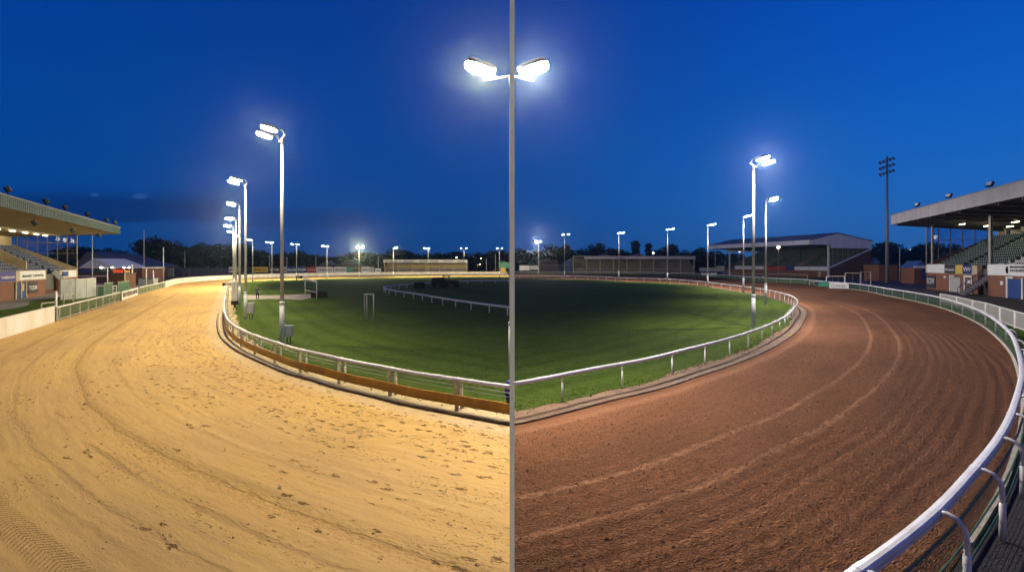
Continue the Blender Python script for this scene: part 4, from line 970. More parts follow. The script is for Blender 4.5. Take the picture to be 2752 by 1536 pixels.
# dark tractor with roller, inside the circle
def tractor(p, label):
    t = thing('tractor', label, 'tractor', p); x, y = p.x, p.y
    MB().box((x + 1.1, y, .95), (1.9, 1.0, .7)).build('bonnet', M['dark'], t, bevel=.08)
    MB().box((x - .4, y, 1.0), (1.3, 1.2, .7)).build('body', M['dark'], t, bevel=.05)
    cb = MB()
    for sx in (-1, .15):
        for sy in (-.5, .5): cb.bar((x + sx, y + sy, 1.3), (x + sx * .9, y + sy, 2.2), .08)
    cb.build('cab_frame', M['black'], t); MB().box((x - .4, y, 2.25), (1.5, 1.25, .12)).build('cab_roof', M['black'], t)
    MB().box((x - .45, y, 1.3), (.5, .5, .5)).build('seat', M['black'], t)
    for wx, r in ((-.7, .72), (1.6, .45)):
        for s in (-.7, .7):
            w = MB().tube([(x + wx, y + s - .15, r), (x + wx, y + s + .15, r)], r, 18).build('wheel', M['black'], t); MB().tube([(x + wx, y + s - .18, r), (x + wx, y + s + .18, r)], r * .5, 10).build('rim', M['dark'], w)
    return t
q = U(1205, 772); tractor(q, 'dark tractor parked inside the white infield rail')
q = U(1178, 771.5); t = thing('trailer', 'dark covered trailer standing left of the tractor', 'trailer', q)
MB().box((q.x, q.y, 1.1), (2.6, 1.5, 1.0)).build('body', M['dark'], t, bevel=.06); MB().box((q.x, q.y, 1.75), (2.4, 1.4, .3)).build('cover', M['dark'], t, bevel=.08)
for s in (-1, 1): MB().tube([(q.x + s * .7, q.y - .8, .4), (q.x + s * .7, q.y - .6, .4)], .4, 14).build('wheel', M['black'], t)
q = U(1127, 774.5); hb_ = MB().box((q.x, q.y, .55), (1.9, 1.2, 1.1)).build('roller', M['hedge'], None, bevel=.12); 
tag(hb_, 'low dark green box of brush left of the trailer', 'box')
# blue waste bag and sand heap by the seam
q = U(1366, 1083); 
bag = MB().ell((-.10, q.y + .1, .38), (.14, .16, .36), 14, 10, 0, 0, .9).build('barrel', M['navy'], None, True); tag(bag, 'small blue drum just left of the pale divider post behind the rail', 'drum')
# ---------------------------------------------------------------- person on the path
def person():
    p = U(692, 806.5); t = bpy.data.meshes.new('person')
    J = {'pel': (0, 0, .93), 'sp': (0, .01, 1.15), 'ch': (0, .0, 1.35), 'nk': (0, -.01, 1.50), 'hd': (0, -.04, 1.62), 'ht': (0, -.02, 1.74),
         'lh': (-.09, 0, .90), 'lk': (-.10, -.03, .50), 'la': (-.11, .03, .09), 'lt': (-.12, -.13, .04), 'rh': (.09, 0, .90), 'rk': (.11, .05, .50), 'ra': (.13, .10, .09), 'rt': (.15, -.05, .04),
         'ls': (-.18, 0, 1.42), 'le': (-.23, .04, 1.15), 'lw': (-.16, -.16, .98), 'lm': (-.13, -.22, .97), 'rs': (.18, 0, 1.42), 're': (.24, .04, 1.15), 'rw': (.19, -.15, 1.0), 'rm': (.16, -.22, 1.0)}
    Rr = {'pel': (.16, .11), 'sp': (.145, .10), 'ch': (.17, .115), 'nk': (.055, .055), 'hd': (.078, .095), 'ht': (.065, .075), 'lh': (.09, .09), 'lk': (.058, .06), 'la': (.04, .045), 'lt': (.04, .03), 'ls': (.065, .065), 'le': (.045, .045), 'lw': (.03, .03), 'lm': (.035, .022)}
    for k in list(Rr):
        if k[0] == 'l': Rr['r' + k[1:]] = Rr[k]
    names = list(J); E = [('pel', 'sp'), ('sp', 'ch'), ('ch', 'nk'), ('nk', 'hd'), ('hd', 'ht'), ('pel', 'lh'), ('lh', 'lk'), ('lk', 'la'), ('la', 'lt'), ('pel', 'rh'), ('rh', 'rk'), ('rk', 'ra'), ('ra', 'rt'), ('ch', 'ls'), ('ls', 'le'), ('le', 'lw'), ('lw', 'lm'), ('ch', 'rs'), ('rs', 're'), ('re', 'rw'), ('rw', 'rm')]
    t.from_pydata([J[n] for n in names], [(names.index(a), names.index(b)) for a, b in E], [])
    o = bpy.data.objects.new('person', t); C.objects.link(o)
    sk = o.modifiers.new('skin', 'SKIN'); o.modifiers.new('sub', 'SUBSURF').levels = 2
    for i, n in enumerate(names): t.skin_vertices[0].data[i].radius = Rr[n]
    t.skin_vertices[0].data[0].use_root = True
    bpy.context.view_layer.update(); dg = bpy.context.evaluated_depsgraph_get()
    me = bpy.data.meshes.new_from_object(o.evaluated_get(dg)); bpy.data.objects.remove(o)
    for mm in ('trouser', 'jacket', 'skin', 'shoe'): me.materials.append(M[mm])
    for f_ in me.polygons:
        c = f_.center; f_.use_smooth = True
        f_.material_index = 3 if c.z < .09 else 0 if c.z < .93 and abs(c.x) < .26 and not (abs(c.y) > .15 and c.z > .8) else 1 if c.z < 1.50 and not (c.y < -.15) else 2
    b = bpy.data.objects.new('person', me); C.objects.link(b); b.location = p; b.rotation_euler.z = .5; b.scale = (1.02,) * 3
    tag(b, 'person in a grey green jacket and black trousers standing on the infield path', 'person')
    for fx in (-1, 1):
        for k in range(4):
            x0 = fx * (.145 + .012 * (k - 1.5)); z0 = .985 - .004 * k
            h = MB().tube([(x0, -.20, z0), (x0 * .98, -.255, z0 - .015), (x0 * .96, -.275, z0 - .045)], [.0085, .008, .006], 6); hh = h.build('finger', M['skin'], None, True); hh.parent = b
    hr = MB().ell((0, -.02, 1.70), (.082, .10, .075), 14, 8).build('hair', M['hair'], None, True); hr.parent = b
    nz = MB().ell((0, -.135, 1.635), (.012, .02, .02), 8, 6).ell((-.08, -.04, 1.635), (.012, .02, .03), 8, 6).ell((.08, -.04, 1.635), (.012, .02, .03), 8, 6).build('face_features', M['skin'], None, True); nz.parent = b
    ey = MB().ell((-.03, -.125, 1.66), (.012, .008, .008), 8, 6).ell((.03, -.125, 1.66), (.012, .008, .008), 8, 6).ell((0, -.13, 1.59), (.025, .006, .006), 8, 6).build('eyes', M['hair'], None, True); ey.parent = b
    w = MB().box((.16, -.26, 1.06), (.02, .20, .26), .2).build('clipboard', M['white'], None); w.matrix_world = Matrix.Translation(p) @ Matrix.Rotation(.5, 4, 'Z')
    tag(w, 'white sheet held by the person on the path', 'clipboard')
person()
# ---------------------------------------------------------------- left concourse furniture
def post(px, py, h, label, m='white', r=.06, name='marker_post', cat='post', group=None):
    p = U(px, py); o = MB().tube([p, p + Vector((0, 0, h))], r, 8); o.ell(p + Vector((0, 0, h)), (r * 1.3, r * 1.3, r)); o = o.build(name, M[m], None, True); tag(o, label, cat, group); return o
post(150.5, 862, 2.3, 'tall white post at the end of the left board fence', r=.08)
q = U(150.5, 862); MB().bar(q + Vector((.05, 0, 2.0)), q + Vector((.9, .5, 2.05)), .06) .build('arm', M['white'], C.objects[[o.name for o in C.objects if o.get('label') == 'tall white post at the end of the left board fence'][0]])


def panelwall(pxs, zt_, mats, label, name='screen_fence', cat='fence'):
    P = [U(*q) for q in pxs]; t = thing(name, label, cat, P[0])
    for i, (a, b) in enumerate(zip(P, P[1:])):
        n = (b - a).normalized(); n = Vector((n.y, -n.x, 0)) * .03
        mb = MB(); mb.hex([a - n, b - n, b + n, a + n] + [v + Vector((0, 0, zt_)) for v in (a - n, b - n, b + n, a + n)]); mb.build('panel', M[mats[i % len(mats)]], t)
    for a in P: MB().bar(a - Vector((0, .06, 0)), a + Vector((0, -.06, zt_ + .08)), .1).build('post', M['mullion'], t)
    MB().tube([v + Vector((0, -.05, zt_)) for v in P], .05, 6).build('top_rail', M['post'], t)
    return t
panelwall([(163, 806), (203, 803), (232, 800), (258, 796)], 2.6, ['cab'], 'pale grey panelled screen fence behind the left netted rail')
panelwall([(262, 797), (279, 796)], 1.5, ['greenbar'], 'green barrier right of the grey screen fence')
panelwall([(281, 793), (303, 788)], 1.7, ['greenbar'], 'green barrier before the brown shed')
panelwall([(318, 787), (347, 782)], 1.7, ['greenbar'], 'green barrier behind the lettered banner')
def hurdle(a, b, h, label, m='post'):
    A, B = U(*a), U(*b); t = thing('rail_frame', label, 'rail', A)
    MB().bar(A + Vector((0, 0, h)), B + Vector((0, 0, h)), .09).build('top_bar', M[m], t)
    for q in (A, B): MB().bar(q, q + Vector((0, 0, h)), .08).build('leg', M[m], t)
    MB().bar(A + Vector((0, 0, h * .5)), B + Vector((0, 0, h * .5)), .06).build('mid_bar', M[m], t)
hurdle((111, 843), (148, 838), .95, 'low pale rail on the grass strip left of the tall white post')
hurdle((171, 818), (197, 815), 1.1, 'pale open frame before the grey screen fence')
hurdle((303, 800), (313, 799), 1.6, 'narrow white gate frame at the end of the netted rail', 'white')
post(335, 782, 3.6, 'tall thin pale green post behind the lettered banner', 'post', .07)
post(289, 775, 3.8, 'white post before the long white handrail', 'white', .09)
post(355, 770, 4.4, 'short thick white tube beside the dark stalls', 'white', .12)
# brown shed, low shops with lit signs
def bld(name, label, cat, px0, px1, ytop, d, depth, m, roofm=None, gable=0.0, gpx=None):
    a, b = (px0 - CX) / F * d, (px1 - CX) / F * d; z = H - (ytop - HY) / F * d
    t = thing(name, label, cat, (a, d, 0)); MB().box(((a + b) / 2, d + depth / 2, z / 2), (b - a, depth, z)).build('wall', M[m], t)
    if gable:
        mx = (gpx - CX) / F * d if gpx else (a + b) / 2; mb = MB()
        mb.add([(a - .3, d - .3, z), (b + .3, d - .3, z), (mx, d - .3, z + gable), (a - .3, d + depth, z), (b + .3, d + depth, z), (mx, d + depth, z + gable)], [(0, 1, 2), (3, 5, 4), (0, 2, 5, 3), (1, 4, 5, 2), (0, 3, 4, 1)])
        mb.build('roof', M[roofm or 'roofdark'], t)
    else: MB().box(((a + b) / 2, d + depth / 2, z + .08), (b - a + .3, depth + .3, .16)).build('roof', M[roofm or 'roofdark'], t)
    return t
bld('shed', 'brown timber shed left of the lit stalls', 'shed', 289, 334, 736, 100, 3, 'wood')
sh = bld('stall_row', 'row of dark stalls with glowing orange and red signs by the left stand', 'stalls', 210, 382, 720, 128, 8, 'darkbrick', 'clad')
def onwall(par, x0, x1, y0_, y1_, d, m, name='sign', em=None, words=None, ink='inkwhite'):
    a, b = (x0 - CX) / F * d, (x1 - CX) / F * d; za, zb = H - (y1_ - HY) / F * d, H - (y0_ - HY) / F * d
    o = MB().box(((a + b) / 2, d - .06, (za + zb) / 2), (b - a, .1, zb - za)).build(name, M[m], par)
    if words: text(words, o, (a + (b - a) * .08, d - .13, za + (zb - za) * .25), (1, 0, 0), (zb - za) * .6, M[ink], width=(b - a) * .84, bold=.02)
    return o
onwall(sh, 212, 250, 723, 733, 128, 'bluesign'); onwall(sh, 252, 297, 724, 733, 128, 'greenfascia')
onwall(sh, 305, 330, 725, 732, 128, 'litred', 'lit_sign', words='BETS', ink='inkblack'); onwall(sh, 336, 349, 727, 731.5, 128, 'litorange', 'lit_sign')
bar_ = onwall(sh, 211, 288, 740, 742.5, 126, 'white', 'handrail')
for x in (272, 301, 333, 347): 
    q = UD(x, 718.5, 127.4); MB().ell(q, (.42 if x < 280 else .26, .12, .2)).build('wall_lamp', M['bulbw'], sh)
bld('marquee', 'grey gabled roof building behind the stalls left of the dark trees', 'building', 214, 322, 720.5, 150, 12, 'greyfascia', 'clad', 2.9, 253)
bld('hall', 'large dark roofed hall behind the grey gabled building', 'building', 200, 385, 717, 175, 20, 'darkbrick', 'roofdark', 5.2, 236)
bld('kiosk', 'low dark kiosk left of the lilac wall', 'kiosk', 386, 413, 724, 150, 5, 'darkbrick', 'galvdark')
bld('counter', 'pale low counter wall behind the netted rail', 'counter', 372, 412, 748, 110, 1.5, 'cab')
# ---------------------------------------------------------------- right concourse
X = U(2384, 760); t = thing('floodlight_tower', 'very tall dark pole with a bank of unlit lamps beside the right stand', 'floodlight', X)
hX = (HY - 420) / F * X.y + H
MB().tube([X, X + Vector((0, 0, hX * .45)), X + Vector((0, 0, hX))], [.42, .32, .2], 14).build('pole', M['galvdark'], t, True)
for r in range(3):
    z = hX - .7 - r * 1.45
    MB().bar(X + Vector((-1.35, .6, z - .55)), X + Vector((1.15, -.6, z + .35)), .1).build('crossbar', M['galvdark'], t)
    for k in range(5):
        f_ = k / 4; c = X + Vector((-1.3 + 2.4 * f_, .5 - 1.1 * f_, z - .6 + .85 * f_ - .2))
        h_ = MB().box(c, (.56, .35, .60), .5, -.45).build('lamp', M['black'], t); MB().box(c + Vector((-.05, -.2, -.12)), (.42, .04, .40), .5, -.45).build('glass', M['cab'], h_)
# white pedestrian fence
PF = [U(2528, 789, 1.2), U(2572, 797, 1.2), U(2615, 807, 1.2), U(2650, 814, 1.2), U(2689, 825, 1.2), U(2729, 836, 1.2), U(2775, 849, 1.2)]
t = thing('barrier_fence', 'white framed pedestrian fence on the tarmac behind the outer rail', 'fence', Vector((PF[0].x, PF[0].y, 0)))
for a, b in zip(PF, PF[1:]):
    a = Vector((a.x, a.y, 0)); b = Vector((b.x, b.y, 0))
    for z in (1.2, .12): MB().bar(a + Vector((0, 0, z)), b + Vector((0, 0, z)), .07).build('bar', M['white'], t)
    MB().bar(a, a + Vector((0, 0, 1.22)), .13).build('post', M['white'], t)
    base = parent_world(t); me = bpy.data.meshes.new('infill'); L_ = (b - a).length; me.from_pydata([a + Vector((0, 0, .15)) - base, b + Vector((0, 0, .15)) - base, b + Vector((0, 0, 1.17)) - base, a + Vector((0, 0, 1.17)) - base], [], [(0, 1, 2, 3)])
    ul = me.uv_layers.new(name='UVMap')
    for lp, uvv in zip(me.loops, ((0, .15), (L_, .15), (L_, 1.17), (0, 1.17))): ul.data[lp.index].uv = uvv
    me.materials.append(M['slat']); o = bpy.data.objects.new('infill', me); C.objects.link(o); o.parent = t
bld('toilet_block', 'low brick building between the tall dark pole and the right stand', 'building', 2362, 2412, 712, 140, 6, 'brick', 'slab')
bld('store', 'dark low store left of the right stand', 'building', 2412.5, 2456, 714, 142, 6, 'darkbrick', 'slab')
cn = bld('canopy_hut', 'small hut with pale blue canopy touching the right stand', 'hut', 2457, 2491, 719, 118, 4, 'brick', 'blueroof', 1.6)
onwall(cn, 2455, 2492, 713.5, 720.5, 117.7, 'clad', 'canopy'); onwall(cn, 2478, 2488, 722, 752, 117.8, 'bluedoor', 'door')
bld('shed', 'blue roofed shed behind the brick building at right', 'shed', 2340, 2364, 708, 175, 6, 'darkbrick', 'blueroof', 2.0)
q = U(2452, 758); t = thing('burger_trolley', 'pale box trolley with a lit lamp by the small hut', 'trolley', q)
MB().box((q.x, q.y, .75), (2.0, 1, 1.3)).build('body', M['cream'], t, bevel=.04); MB().ell((q.x, q.y, 1.75), (.2, .2, .2)).build('lamp', M['bulbw'], t)
q = U(2441, 758); MBb = MB().box((q.x, q.y, .7), (1.3, 1, 1.4)).build('crate', M['cab'], None, bevel=.04); tag(MBb, 'plain grey crate left of the pale trolley', 'crate')
# gate and panel fences before the gabled stand
def rframe(x0, x1, yb0, yb1, h, label, mid=True, m='post'):
    A, B = U(x0, yb0), U(x1, yb1); t = thing('fence_frame', label, 'fence', A)
    for q in (A, B): MB().bar(q, q + Vector((0, 0, h)), .14).build('post', M[m], t)
    MB().bar(A + Vector((0, 0, h)), B + Vector((0, 0, h)), .1).build('bar', M[m], t)
    n = max(2, int((B - A).length / 1.0)); mb = MB()
    for i in range(1, n): q = A.lerp(B, i / n); mb.bar(q, q + Vector((0, 0, h)), .05)
    mb.build('pickets', M['mullion'], t)
rframe(2221, 2270, 769, 770, 2.1, 'white gate frame just behind the outer rail before the gabled stand', m='white')
rframe(2272, 2312, 765, 766, 2.6, 'grey palisade fence right of the white gate frame'); rframe(2314, 2340, 766, 766, 2.9, 'grey palisade fence left of the very tall dark pole')
rframe(2176, 2216, 766, 768, .9, 'low cream rail between the outer rail and the gabled stand')
rframe(1945, 2050, 744, 748, 1.4, 'pale picket fence below the left end of the gabled stand'); rframe(2060, 2170, 748, 754, 1.6, 'pale picket fence below the middle of the gabled stand')
q = U(2271, 776); o = MB().box((q.x - 1.3, q.y - .3, .62), (3.0, .06, 1.05), -.6).build('banner', M['whitesign']); tag(o, 'white banner with grey scrawl tied below the outer rail', 'banner')
text('CW/E', o, (q.x - 2.4, q.y + .35, .35), (math.cos(-.6), math.sin(-.6), 0), .6, M['mullion'], width=2.2); bpy.data.objects[o.name].location = (0, 0, 0)
q = U(2240, 771); o = MB().box((q.x - 1.0, q.y, .6), (3.4, .06, 1.0), -.6).build('banner', M['greensign']); tag(o, 'green banner left of the white one below the outer rail', 'banner')
for x0, x1, y0_, y1_, d, m, lab in ((1396, 1423, 713, 726, 236, 'whitesign', 'white hoarding right of the pale divider post'), (1424, 1446, 713, 724, 236, 'greysign', 'grey hoarding left of the slender distant mast'), (1926, 1947, 714, 729, 200, 'cab', 'pale screen board at the left foot of the gabled stand'), (1880, 1926, 719, 729, 225, 'greysign', 'low grey wall board right of the long low stand'), (1885, 1926, 733, 742, 190, 'board', 'white board hung on the outer rail below the long low stand'), (1340, 1370, 704, 720, 232, 'greensign', 'green goal shaped board left of the pale divider post'), (1345, 1359, 719.5, 732, 227, 'yellowsign', 'pale yellow board below the green one')):
    a, b = (x0 - CX) / F * d, (x1 - CX) / F * d; za, zb = H - (y1_ - HY) / F * d, H - (y0_ - HY) / F * d
    t = thing('hoarding', lab, 'sign', (a, d, 0)); MB().box(((a + b) / 2, d, (za + zb) / 2), (b - a, .12, zb - za)).build('panel', M[m], t)
    for s in (.1, .9): MB().bar((a + (b - a) * s, d + .15, 0), (a + (b - a) * s, d + .15, zb - .1), .15).build('leg', M['galvdark'], t)
bw = thing('palisade_fence', 'blue grey palisade fence left of the long low stand', 'fence', ((1447 - CX) / F * 250, 250, 0)); mb = MB()
for i in range(60): x = (1447 + i * 1.85 - CX) / F * 250; mb.bar((x, 250, 0), (x, 250, 4.6), .18, .05)
mb.build('pales', M['galvdark'], bw); MB().bar((13, 250.1, 4.2), (32.5, 250.1, 4.2), .1).build('rail', M['galvdark'], bw)
bld('shed', 'blue roofed shed at the left end of the long low stand', 'shed', 1520, 1556, 702, 262, 8, 'blueroof', 'blueroof', 1.2)
# street lamps and slim poles in the distance
SLamp = thing('street_lamp', '', 'street lamp', (0, 0, 0), 'distant street lamps')
MB().tube([(0, 0, 0), (0, 0, 9.8)], [.12, .08], 8).build('pole', M['galvdark'], SLamp, True); MB().ell((0, 0, 10), (.48, .48, .4)).build('lamp_globe', M['bulb'], SLamp, True)
first = True
for px, py, d, lab in ((1227, 691.5, 300, 'distant street lamp above the right end of the small open stand'), (1294, 694.5, 310, 'distant yellow street lamp right of the small open stand'), (1284, 711, 330, 'low distant street lamp, left of a close pair'), (1289, 710, 340, 'low distant street lamp, right of a close pair'), (1646.5, 679, 290, 'distant street lamp above the left half of the long low stand'), (1755.5, 679.5, 295, 'distant street lamp above the right half of the long low stand'), (1817, 680, 300, 'distant street lamp above the right end of the long low stand'), (2445.5, 673, 300, 'distant yellow street lamp left of the right stand'), (2092, 664, 168, 'white lamp on a pole before the seats of the gabled stand'), (1987.5, 675, 230, 'small lamp behind the left side of the gabled stand')):
    p = UD(px, py, d); h = p.z
    if first: t = SLamp; first = False
    else: t = clone(SLamp, (0, 0, 0))
    t['label'] = lab; t.location = (p.x, p.y, 0); t.scale = (1, 1, h / 10)
for px, yt, d, lab in ((387, 617, 150, 'tallest thin pole left of the dark trees'), (439, 665, 120, 'thin grey pole before the lilac wall'), (497, 672, 192, 'thin grey pole behind the lilac wall'), (248, 632, 105, 'thin pole beside the end of the left stand'), (724, 688, 230, 'thin short pole behind the dark hoarding'), (771, 690, 230, 'thin short pole behind the grey hoarding'), (849, 686, 230, 'thin pole behind the red hoarding'), (1016.5, 688, 230, 'thin pole left of the small open stand'), (1307, 695, 235, 'short grey pole right of the small open stand'), (1331.5, 683, 235, 'grey pole left of the green board'), (2418, 665, 135, 'thin pole left of the yellow street lamp'), (1922, 676, 240, 'thin pole at the left end of the gabled stand'), (393, 722, 100, 'thin post beside the kiosk'), (412, 726, 100, 'thin post beside the lilac wall')):
    p = UD(px, yt, d); o = MB().tube([(p.x, p.y, 0), (p.x, p.y, p.z)], .09 if d < 200 else .12, 6).build('thin_pole', M['galv'], None, True); tag(o, lab, 'pole')
# ---------------------------------------------------------------- trees
M['leaf'] = mat('dark_foliage', (.014, .026, .009), .9, 0, .4, .35, spec=.03, dirt=(.007, .013, .005)); M['bark'] = mat('bark', (.05, .035, .025), .9)
def crown_mesh(seed, w, h, n, tall=False):
    R = random.Random(seed); blobs = []
    for i in range(7 if not tall else 5):
        a = R.uniform(0, 6.28); r = R.uniform(.1, .62) if not tall else R.uniform(0, .2)
        blobs.append((Vector((math.cos(a) * r * w / 2, math.sin(a) * r * w / 2, R.uniform(.35, .78) * h if not tall else (.25 + .15 * i) * h)), R.uniform(.24, .38) * w if not tall else w * .42))
    blobs.append((Vector((0, 0, h * .60)), w * .36)); mb = MB()
    for _ in range(n):
        c, r = R.choice(blobs); d = Vector((R.gauss(0, 1), R.gauss(0, 1), R.gauss(0, 1))).normalized(); q = c + Vector((d.x, d.y, d.z * .85)) * r * (R.random() ** .45) * R.uniform(.85, 1.12)
        if q.z < h * .12: continue
        s = R.uniform(.30, .75); x = Vector((R.gauss(0, 1), R.gauss(0, 1), R.gauss(0, .6))).normalized() * s; y = x.cross(Vector((R.gauss(0, 1), R.gauss(0, 1), R.gauss(0, 1)))).normalized() * s * .7
        mb.add([q - x, q - y, q + x, q + y], [(0, 1, 2, 3)])
    return mb
protos = []
for i in range(5):
    t = thing('tree', '', 'tree', (0, 0, 0), 'dark trees on the horizon')
    crown_mesh(i, 13, 14, 2600).build('crown', M['leaf'], t, recalc=False)
    MB().tube([(0, 0, 0), (.1, 0, 3), (0, .2, 8)], [.45, .35, .15], 8).tube([(.1, 0, 3), (2, .5, 7)], [.2, .08], 6).tube([(.1, 0, 3.5), (-2, -.5, 7.5)], [.2, .08], 6).build('trunk', M['bark'], t, True); protos.append(t)
pp = thing('tree', '', 'tree', (0, 0, 0), 'dark trees on the horizon'); crown_mesh(50, 5, 17, 1500, True).build('crown', M['leaf'], pp, recalc=False); MB().tube([(0, 0, 0), (0, 0, 9)], [.3, .1], 8).build('trunk', M['bark'], pp, True)
TR = [(178, 668, 60, 0), (232, 664, 80, 0), (282, 668, 70, 0), (338, 678, 60, 0), (412, 640, 78, 0), (446, 648, 70, 0), (478, 664, 60, 0), (512, 672, 60, 0), (536, 656, 64, 0), (562, 664, 56, 0), (594, 658, 66, 0), (632, 656, 74, 0), (668, 664, 70, 0), (706, 676, 60, 0), (745, 684, 60, 0), (790, 676, 56, 0), (824, 684, 56, 0), (862, 684, 60, 0), (905, 690, 60, 0), (940, 684, 54, 0), (975, 678, 58, 0), (1015, 684, 56, 0), (1063, 666, 62, 0), (1098, 676, 56, 0), (1138, 684, 54, 0), (1190, 681, 56, 0), (1236, 677, 60, 0), (1282, 678, 56, 0), (1318, 676, 52, 0), (1356, 674, 56, 0), (1402, 671, 56, 0), (1438, 674, 50, 0), (1486, 655, 50, 0), (1524, 660, 46, 0), (1566, 670, 50, 0), (1604, 656, 44, 0), (1640, 668, 46, 0), (1708, 642, 22, 1), (1743, 649, 18, 1), (1676, 672, 44, 0), (1770, 672, 40, 0), (1797, 657, 44, 0), (1838, 672, 48, 0), (1878, 668, 46, 0), (1915, 674, 46, 0), (2362, 658, 46, 0), (2396, 650, 56, 0), (2430, 664, 44, 0), (2466, 660, 46, 0), (2500, 652, 60, 0), (2548, 660, 56, 0)]
side = [('left of the small open stand', 1030), ('behind the small open stand', 1260), ('between the two low stands', 1530), ('behind the long low stand', 1880), ('behind the gabled stand', 2330), ('beside the right stand', 3000)]
usedt = set(); R = random.Random(11)
for i, (px, py, w, tall) in enumerate(TR):
    d = R.uniform(265, 330); x = (px - CX) / F * d; h = (HY - py) / F * d + H; ww = w / F * d * 1.25
    pr_ = pp if tall else protos[i % 5]; k = (ww / 5 if tall else ww / 13)
    t = pr_ if pr_.name not in usedt else clone(pr_, (0, 0, 0)); usedt.add(pr_.name)
    t.location = (x, d, 0); t.rotation_euler.z = R.uniform(0, 6.28); t.scale = (k, k, h / (17 if tall else 13.2) )
    if tall: lab = ('taller' if py < 645 else 'shorter') + ' narrow poplar rising above the long low stand'
    elif px < 380: lab = 'dark round tree seen beyond the end of the left grandstand'
    elif px < 480: lab = 'large dark tree mass left of the masts, highest on the left skyline' if px == 412 else 'dark bushy tree beside the highest one on the left skyline'
    elif px < 690: lab = 'dark tree behind the lilac wall'
    elif px < 1030: lab = 'dark tree above the advertising hoardings'
    elif px < 1260: lab = 'dark tree behind the small open stand'
    elif px < 1450: lab = 'dark tree behind the pale divider post'
    elif px < 1540: lab = 'dark round tree left of the long low stand'
    elif px < 1940: lab = 'dark tree above the roof of the long low stand'
    else: lab = 'dark tree beside the right grandstand'
    t['label'] = lab; t['group'] = 'trees: ' + lab
# far mass of woodland and roofs
mb = MB(); R = random.Random(21)
for _ in range(26000):
    a = R.uniform(-1.15, 1.15); d = R.uniform(345, 380); x = a * d; z = R.uniform(0, 1) ** .8 * (8.0 + 2.2 * math.sin(x * .05) + 1.5 * math.sin(x * .13 + 1))
    s = R.uniform(.6, 1.3); u = Vector((R.gauss(0, 1), R.gauss(0, .5), R.gauss(0, 1))).normalized() * s; v = u.cross(Vector((R.gauss(0, 1), R.gauss(0, 1), R.gauss(0, 1)))).normalized() * s; q = Vector((x, d, z)); mb.add([q - u, q - v, q + u, q + v], [(0, 1, 2, 3)])
o = mb.build('far_woodland', M['leaf'], None, recalc=False); tag(o, 'low dark band of woodland along the horizon', 'woodland', kind='stuff')
for i, (x0, x1, yt, d, lab) in enumerate(((860, 890, 703, 262, 'dark house roof above the white hoardings'), (912, 960, 700, 262, 'dark house roof above the brown hoarding'), (1600, 1650, 684, 262, 'dark house roof behind the left half of the long low stand'), (1690, 1745, 683, 262, 'dark house roof behind the right half of the long low stand'), (1452, 1500, 692, 270, 'dark house roof left of the long low stand'), (1318, 1362, 697, 270, 'dark house roof behind the pale divider post'))):
    bld('house', lab, 'house', x0, x1, yt + 10, d, 9, 'darkbrick', 'roofdark', 2.4)
# ---------------------------------------------------------------- sky
w = bpy.data.worlds.new('World'); bpy.context.scene.world = w; w.use_nodes = True; nt = w.node_tree; nt.nodes.clear(); g = G(nt)
out = g.n('ShaderNodeOutputWorld'); bg = g.n('ShaderNodeBackground'); g.l(bg.outputs[0], out.inputs[0])
tc = g.n('ShaderNodeTexCoord').outputs['Generated']; sp = g.n('ShaderNodeSeparateXYZ'); g.l(tc, sp.inputs[0])
def s2l(c): return tuple(((v / 255 + .055) / 1.055) ** 2.4 if v > 10 else v / 255 / 12.92 for v in c)
def ramp(stops):
    r = g.n('ShaderNodeValToRGB'); r.color_ramp.interpolation = 'B_SPLINE'
    while len(r.color_ramp.elements) < len(stops): r.color_ramp.elements.new(.5)
    for e, (p_, c_) in zip(r.color_ramp.elements, stops): e.position = p_; e.color = (*s2l(c_), 1)
    g.l(sp.outputs[2], r.inputs[0]); return r.outputs[0]
rl = ramp([(0, (8, 64, 124)), (.04, (5, 66, 132)), (.12, (2, 68, 144)), (.28, (0, 66, 152)), (.55, (0, 48, 140)), (1, (0, 30, 95))])
rr_ = ramp([(0, (30, 94, 160)), (.05, (26, 96, 170)), (.14, (10, 100, 190)), (.30, (0, 86, 188)), (.55, (0, 60, 170)), (1, (0, 34, 105))])
az = g.mr(sp.outputs[0], -.15, .75)
col = g.mix(az, rl, rr_)
# thin dark cloud bands low on the left
# pale glow added low behind the viewpoint to light faces turned to the camera
fill_glow = g.math('MULTIPLY', g.mr(sp.outputs[1], .05, -.75), g.mr(sp.outputs[2], .85, .05))
col = g.mix(fill_glow, col, s2l((138, 128, 138)))
cn_ = g.math('MULTIPLY', g.math('SUBTRACT', g.noise(g.scale(tc, 4, 4, 30), 1.0, 5, .6, .3), .5), .05)
yy_ = g.math('MAXIMUM', sp.outputs[1], .02); ax = g.math('DIVIDE', sp.outputs[0], yy_); el = g.math('ADD', g.math('DIVIDE', sp.outputs[2], yy_), cn_)
bank = g.math('MULTIPLY', g.math('MULTIPLY', g.mr(el, .074, .086), g.mr(el, .155, .112)), g.mr(ax, -.46, -.62))
bank2 = g.math('MULTIPLY', g.math('MULTIPLY', g.math('MULTIPLY', g.mr(el, .062, .08), g.mr(el, .115, .09)), g.math('MULTIPLY', g.mr(ax, -.22, -.33), g.mr(ax, -.62, -.5))), .55)
col = g.mix(g.math('MULTIPLY', g.math('MAXIMUM', bank, bank2), .85), col, s2l((4, 44, 104)))
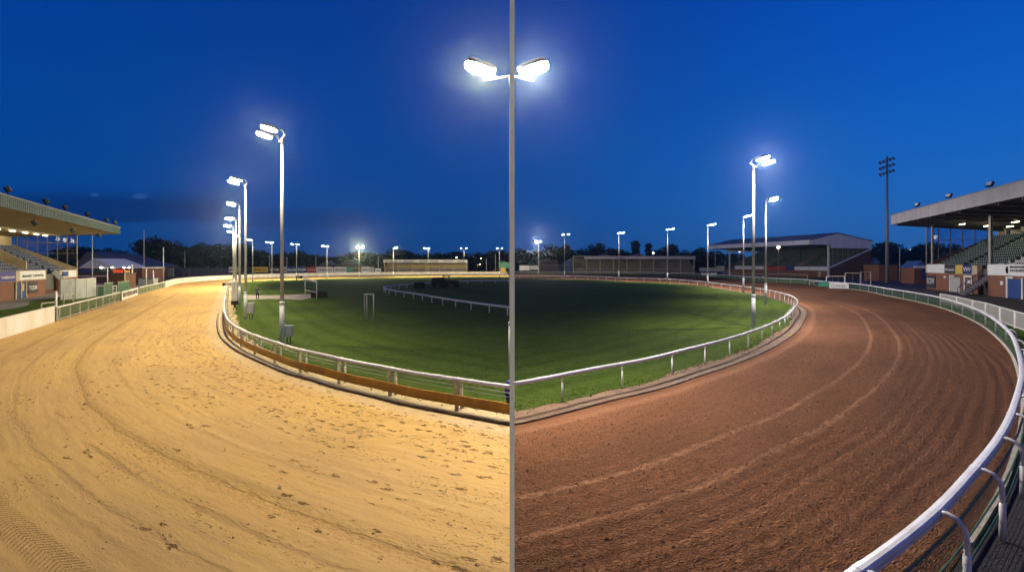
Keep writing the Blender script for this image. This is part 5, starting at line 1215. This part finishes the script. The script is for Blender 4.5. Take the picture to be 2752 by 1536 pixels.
for ex, ee, wx, wz in ((-.727, .133, .016, .006), (-.815, .136, .010, .0035)):
    dd = g.math('ADD', g.math('POWER', g.math('DIVIDE', g.math('SUBTRACT', g.math('ADD', ax, g.math('MULTIPLY', cn_, .3)), ex), wx), 2.0), g.math('POWER', g.math('DIVIDE', g.math('SUBTRACT', g.math('DIVIDE', sp.outputs[2], yy_), ee), wz), 2.0))
    col = g.mix(g.mr(dd, 1.3, .1, 0, .5), col, s2l((52, 92, 158)))
sky = g.n('ShaderNodeTexSky'); sky.sky_type = 'NISHITA'; sky.sun_disc = False; sky.sun_elevation = math.radians(-4); sky.sun_rotation = math.radians(70)
vm = g.n('ShaderNodeVectorMath', operation='SCALE'); g.l(sky.outputs[0], vm.inputs[0]); vm.inputs['Scale'].default_value = .05
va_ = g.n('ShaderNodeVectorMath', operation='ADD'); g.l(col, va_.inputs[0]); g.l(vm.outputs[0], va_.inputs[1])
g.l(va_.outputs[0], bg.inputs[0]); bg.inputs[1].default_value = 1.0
# ---------------------------------------------------------------- haze volume, added to put a halo round the lamps
HAZE = True
if HAZE:
    m, nt, b, o_ = nt_new('halo_haze'); nt.nodes.remove(b); pvv = nt.nodes.new('ShaderNodeVolumePrincipled')
    pvv.inputs['Density'].default_value = .0003; pvv.inputs['Anisotropy'].default_value = .945; pvv.inputs['Color'].default_value = (.62, .82, 1, 1)
    nt.links.new(pvv.outputs[0], o_.inputs['Volume'])
    hz = MB().box((0, 195, 17), (900, 450, 36)).build('haze', m); tag(hz, kind='stuff')
# ---------------------------------------------------------------- camera and render settings
cam = bpy.data.cameras.new('camera'); co = bpy.data.objects.new('camera', cam); C.objects.link(co); co.location = (0, 0, H); co.rotation_euler = (math.radians(90), 0, 0)
cam.sensor_width = 36; cam.lens = F / 2752 * 36; cam.shift_y = -(768 - HY) / 2752; cam.clip_end = 4000; cam.clip_start = .05
sc = bpy.context.scene; sc.camera = co
sc.view_settings.view_transform = 'Standard'; sc.view_settings.look = 'None'; sc.view_settings.exposure = 0; sc.view_settings.gamma = 1
sc.cycles.use_denoising = True; sc.cycles.max_bounces = 5; sc.cycles.diffuse_bounces = 2; sc.cycles.glossy_bounces = 2; sc.cycles.transparent_max_bounces = 12; sc.cycles.volume_bounces = 0
sc.cycles.sample_clamp_indirect = 4; sc.cycles.caustics_reflective = False; sc.cycles.caustics_refractive = False
